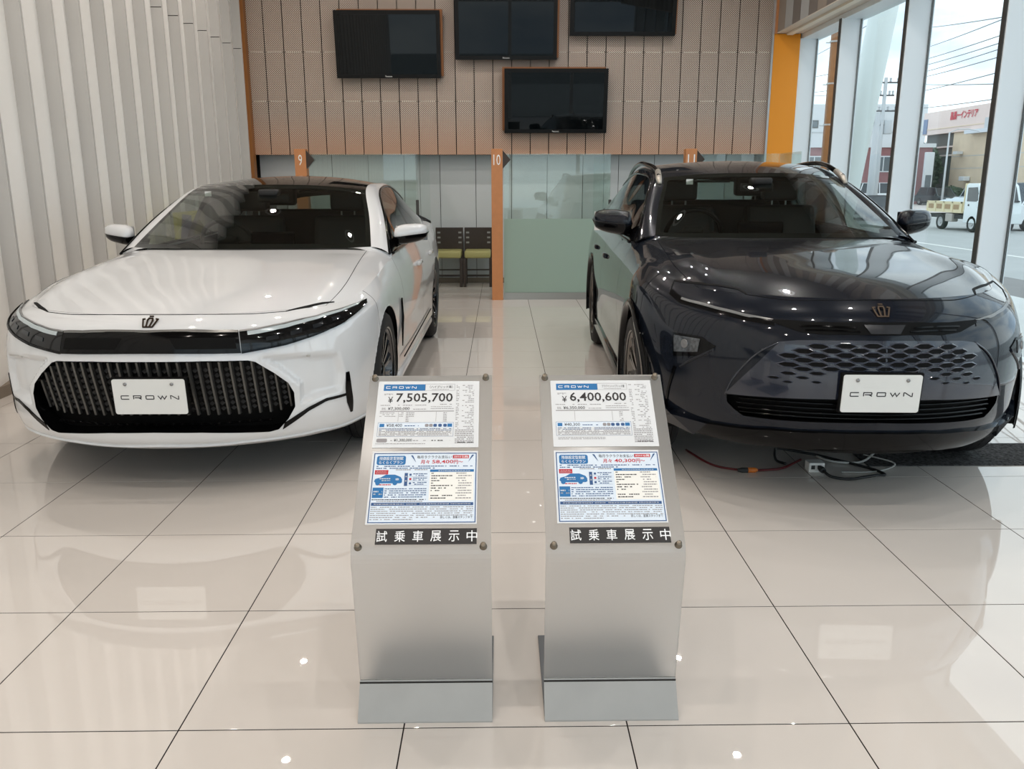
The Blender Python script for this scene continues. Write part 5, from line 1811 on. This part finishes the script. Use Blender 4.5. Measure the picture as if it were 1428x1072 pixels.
# bumper corners: black slit, black trim line, sensors
patch(c, 'side_slit', [(.812, .330, .525), (.810, .325, .45), (.812, .334, .37), (.822, .36, .315)], [(.826, .345, .525), (.832, .352, .47), (.835, .367, .39), (.830, .372, .315)], M_blackg, .004, .010, 14, 2)
patch(c, 'lower_trim', [(.815, .334, .420), (.733, .246, .418), (.658, .192, .388), (.597, .158, .352), (.556, .144, .330)], [(.815, .334, .408), (.735, .246, .404), (.662, .192, .371), (.605, .158, .330), (.545, .144, .296)], M_blackg, .004, .010, 20, 2)
for (x, y, z) in ((.674, .197, .622),):
    for s in (1, -1):
        p, nr = onto(c, (s * x, y, z), .0)
        o = MB().lathe([(.0, .003), (.008, .003), (.0085, .001), (.011, .001), (.011, -.003)], 14).make('parking_sensor', M_paint_s if False else mat('sensor_ring', (200, 200, 196), rough=.3), c['root'], True)
        o.location = p; o.rotation_euler = nr.to_track_quat('Z', 'Y').to_euler()
# lip under the bumper
patch(c, 'lower_lip', [(0, .05, .262), (.40, .11, .258), (.70, .25, .250), (.84, .41, .248), (.90, .56, .245)], [(0, .075, .235), (.40, .14, .232), (.70, .285, .226), (.84, .44, .224), (.90, .58, .222)], c['sp']['paint'], .010, .02, 24, 3, centre=True)
# door sill line, fender vent
for s in (1, -1):
    MB().tube([(s * .942, 1.50, .72), (s * .944, 1.50, .60), (s * .942, 1.47, .42)], [.006, .010, .004], 6).make('fender_vent', M_blackg, c['root'], True)
    MB().tube([(s * .9405, 1.55, .335), (s * .9415, 2.4, .345), (s * .942, 3.35, .36)], .0045, 6).make('sill_line', M_blackm, c['root'], True)
    MB().box((s * .905 - .03, 1.42, .205), (s * .905 + .03, 3.52, .265), .02).make('side_skirt', c['sp']['paint'], c['root'], True)

# ---- dark car
c = DC; c['skins'] = [o for o in c['root'].children if o.name.split('.')[0] in ('front_bumper', 'inner_skin')]
M_dp = c['sp']['paint']
LI = [(0, .535), (.23, .530), (.41, .517), (.51, .511), (.593, .505), (.590, .47), (.56, .44), (.525, .416), (.41, .417), (.22, .427), (0, .433)]
poly = cut(c, LI)
well(c, 'intake_surround', poly, lambda z: .06, M_blackg, M_blackm, bname='intake_back')
gi = thing_part('lower_grille', c['root'])
for z in (.508, .486, .464, .445):
    G = []
    X_ = np.linspace(-.55 + .3 * abs(z - .486), .55 - .3 * abs(z - .486), 31)
    for dz, dy in ((.004, .03), (0.0, .012), (-.004, .03)):
        G.append([(x, front_y(c, x, z) + dy, z + dz - .016 * (abs(x) / .55) ** 2) for x in X_])
    MB().grid(G).make('slat', M_blackg, gi, True)
M_navy = mat('navy_gloss_panel', (34, 39, 52), rough=.16, coat=.8)
pt = [(0, .022, .783), (.20, .04, .780), (.34, .085, .772), (.405, .105, .762)]
pb = [(0, .004, .540), (.23, .03, .535), (.41, .10, .522), (.598, .206, .509)]
gp = patch(c, 'grille_panel', pt, pb, M_navy, .006, .012, 24, 14, centre=True)[0]
M_rimc = mat('cell_rim', (60, 65, 77), rough=.15, coat=1.0)
pl_z = lambda x: .783 - .021 * (abs(x) / .405) ** 2
def cell(x0, z0, w, h):
    ring = [(-1, 0), (-.45, .86), (.45, .86), (1, 0), (.45, -.86), (-.45, -.86)]
    V, F, ids = [], [], []
    for (kx, kz, off) in ((1.16, 1.34, .0065), (1.0, 1.0, .0092), (.92, .86, .0070)):
        for a, b_ in ring:
            x, z = x0 + a * w / 2 * kx, z0 + b_ * h / 2 * kz
            p, nr = onto(c, (x, front_y(c, x, z), z), off)
            V.append(p)
    for l in (0, 6):
        for i in range(6):
            F.append((l + i, l + (i + 1) % 6, l + 6 + (i + 1) % 6, l + 6 + i)); ids.append(0)
    F.append((12, 13, 14, 15, 16, 17)); ids.append(1)
    mesh('honeycomb_cell', V, F, [M_rimc, M_blackm], gp, False, ids)
for k in range(9):
    z = .762 - .0186 * k
    for i in range(-5, 6):
        x = .106 * i + (.053 if k % 2 == 0 else 0)
        lim = .37 if k == 0 else (.41 if k < 6 else .44)
        if abs(x) > lim: continue
        zz = z - .020 * (abs(x) / .41) ** 2
        if k >= 6 and abs(x - (-.017)) < .215: continue
        f = 1.0 if k < 5 else (1 - .14 * (k - 4))
        cell(x, zz, .084 * f, .0235 * f)
for s in (1, -1):
    line(c, 'panel_edge', [(s * .405, .105, .762), (s * .480, .131, .714), (s * .543, .162, .637), (s * .579, .188, .569), (s * .598, .206, .506)], .004, M_navy, .004, (1,), gp)
plate(c, -.018, .490, .652, -.020, -.030, True)
# slot between bonnet and grille, with centre cover
st = [(0, .055, .854), (.207, .074, .851), (.289, .096, .849), (.368, .129, .850), (.430, .157, .850)]
sb = [(0, .030, .804), (.200, .050, .804), (.239, .056, .801), (.332, .090, .808), (.430, .150, .838)]
sl = patch(c, 'front_slot', st, sb, M_blackm, .003, .008, 20, 4, centre=True)[0]
patch(c, 'sensor_cover', [(0, .05, .842), (.085, .056, .842)], [(0, .032, .809), (.060, .034, .809)], mat('sensor_cover_gray', (44, 46, 50), rough=.2), .007, .008, 6, 3, centre=True, parent=sl)
patch(c, 'slot_louver', [(.12, .055, .832), (.33, .105, .832)], [(.12, .053, .826), (.33, .102, .826)], M_blackg, .007, .004, 10, 1, parent=sl)
patch(c, 'slot_louver', [(.10, .05, .816), (.31, .09, .818)], [(.10, .048, .811), (.31, .088, .813)], M_blackg, .007, .004, 10, 1, parent=sl)
# thin headlight strip and its dark housing
dt = [(.425, .157, .852), (.526, .222, .863), (.629, .322, .879), (.731, .463, .892), (.760, .51, .900), (.785, .59, .924)]
db = [(.425, .145, .834), (.528, .210, .846), (.632, .305, .862), (.734, .441, .876), (.768, .495, .884), (.795, .58, .910)]
lower = [(.425, .138, .826), (.528, .200, .836), (.634, .297, .852), (.738, .432, .866), (.774, .49, .874), (.802, .575, .900)]
hs = patch(c, 'headlight', dt, lower, M_hl, .003, .012, 26, 3)
for s, o in zip((1, -1), hs):
    patch(c, 'light_bar', mixc(dt, db, .15, 24)[:20], np.vstack([mixc(dt, db, .20, 24)[:1], mixc(dt, db, .5, 24)[1:4], mixc(dt, db, .75, 24)[4:20]]), mat('lamp_bar_gray', (118, 120, 120), rough=.2, spec=.6), .0065, .006, 24, 2, (s,), o)
gapT = [(.500, .318, .9385), (.522, .380, .9560), (.575, .43, .9600), (.640, .49, .9625), (.765, .655, .9605)]
gapB = [(.506, .312, .9345), (.530, .374, .9485), (.580, .42, .9530), (.645, .48, .9565), (.768, .645, .9555)]
patch(c, 'bonnet_gap', gapT, gapB, M_blackm, .002, .006, 20, 2)
line(c, 'bonnet_shut_line', [(0, .146, .9345), (.210, .166, .931), (.361, .216, .926), (.506, .314, .936)], .0028, M_blackm, -.0008, centre=True)
line(c, 'lamp_shut_line', [(.768, .65, .957), (.790, .60, .925), (.800, .575, .900)], .003, M_blackm, .0)
emblem(c, .070, .877, (0, .034, .030), mat('emblem_dull_bronze', (128, 112, 98), rough=.25, metal=.8), .048, .046)
# fog lamps in black surrounds, side blades
ft = [(.800, .428, .735), (.686, .288, .742)]
fbt = [(.793, .406, .640), (.700, .294, .668)]
sr_ = patch(c, 'fog_surround', [(.803, .430, .742), (.70, .30, .747), (.640, .245, .712)], [(.797, .412, .632), (.705, .298, .658), (.648, .247, .706)], M_blackg, .004, .012, 12, 4)
for s, o in zip((1, -1), sr_):
    patch(c, 'fog_lamp', [(.795, .42, .731), (.70, .30, .735)], [(.790, .41, .655), (.708, .30, .676)], mat('fog_glass', (70, 74, 78), rough=.08, spec=.8, noise=.5, nscale=60), .0075, .006, 10, 4, (s,), o)
    p, nr = onto(c, (s * .752, .36, .702), .008)
    q = MB().lathe([(0, .003), (.008, .003), (.013, .001), (.018, .004), (.020, .003), (.020, -.003)], 18).make('reflector', M_satin, o, True)
    q.location = p; q.rotation_euler = nr.to_track_quat('Z', 'Y').to_euler()
patch(c, 'side_blade', [(.783, .395, .585), (.800, .44, .48), (.806, .475, .37)], [(.797, .41, .585), (.812, .448, .48), (.822, .485, .37)], M_blackg, .005, .012, 12, 2)
line(c, 'corner_crease', [(.648, .247, .700), (.70, .29, .660), (.745, .34, .620), (.770, .375, .590)], .006, M_dp, .002)
# chin
chT = [(0, .019, .392), (.210, .041, .388), (.400, .112, .376), (.616, .250, .354), (.722, .370, .343), (.80, .475, .338), (.84, .56, .345)]
chB = [(0, .049, .318), (.210, .075, .313), (.378, .150, .297), (.588, .290, .270), (.70, .39, .262), (.78, .49, .262), (.84, .59, .275)]
patch(c, 'front_chin', chT, chB, M_blackg, .016, .03, 30, 4, centre=True, offb=.022)
patch(c, 'chin_plate', [(0, .06, .318), (.40, .15, .298), (.62, .30, .270), (.80, .50, .262)], [(0, .11, .288), (.40, .19, .268), (.62, .34, .245), (.80, .54, .235)], M_blackm, .012, .03, 24, 2, centre=True)
for s in (1, -1):
    MB().add([(s * .66, .27, .345), (s * .80, .40, .352), (s * .855, .50, .40), (s * .84, .52, .30), (s * .70, .35, .268),
              (s * .66, .33, .345), (s * .79, .46, .352), (s * .845, .56, .40), (s * .83, .58, .30), (s * .70, .41, .268)],
             [(0, 1, 4), (1, 3, 4), (1, 2, 3), (5, 9, 6), (6, 9, 8), (6, 8, 7), (0, 5, 6, 1), (1, 6, 7, 2), (2, 7, 8, 3), (3, 8, 9, 4), (4, 9, 5, 0)]).make('chin_fin', M_dp, c['root'])
# wheel-arch mouldings, sills, rails, handles
for (yw, zw, ra) in c['sp']['wheels']:
    for s in (1, -1):
        V, n = [], 40
        for i in range(n + 1):
            t = -.30 + (PI + .60) * i / n
            for rr2, xx in ((ra - .004, .915), (ra + .000, .945), (ra + .035, .948), (ra + .042, .935)):
                y, z = yw + rr2 * math.cos(t), zw + rr2 * math.sin(t)
                xo = xx - (.09 * max(0, (.78 - y) / .4) ** 1.6 if y < .78 else 0)
                V.append((s * xo, y, z))
        F = [(4 * i + k, 4 * i + k + 1, 4 * i + 5 + k, 4 * i + 4 + k) for i in range(n) for k in range(3)]
        o = mesh('arch_moulding', V, F, M_blackg, c['root'], True); fixn(o)
for s in (1, -1):
    MB().box((s * .905 - .035, 1.44, .235), (s * .905 + .035, 3.36, .335), .02).make('side_skirt', M_blackg, c['root'], True)
    ci = c['ci']; n8 = 8
    P = [Vector((s * (p[0] + .035), p[1], p[2] + .022)) for p in ci[2 * n8 - 1: 6 * n8: 2]]
    rail = MB()
    rail.tube([P[0] + Vector((0, -.05, -.035))] + P + [P[-1] + Vector((0, .08, -.04))], [.010] + [.017] * len(P) + [.010], 8)
    o = rail.make('roof_rail', M_blackg, c['root'], True)
    e = MB(); e.tube([P[0] + Vector((0, -.06, -.045)), P[0] + Vector((0, -.01, -.008)), P[1] + Vector((0, 0, .002))], [.014, .020, .020], 8)
    e.make('rail_end', M_silver, o, True)
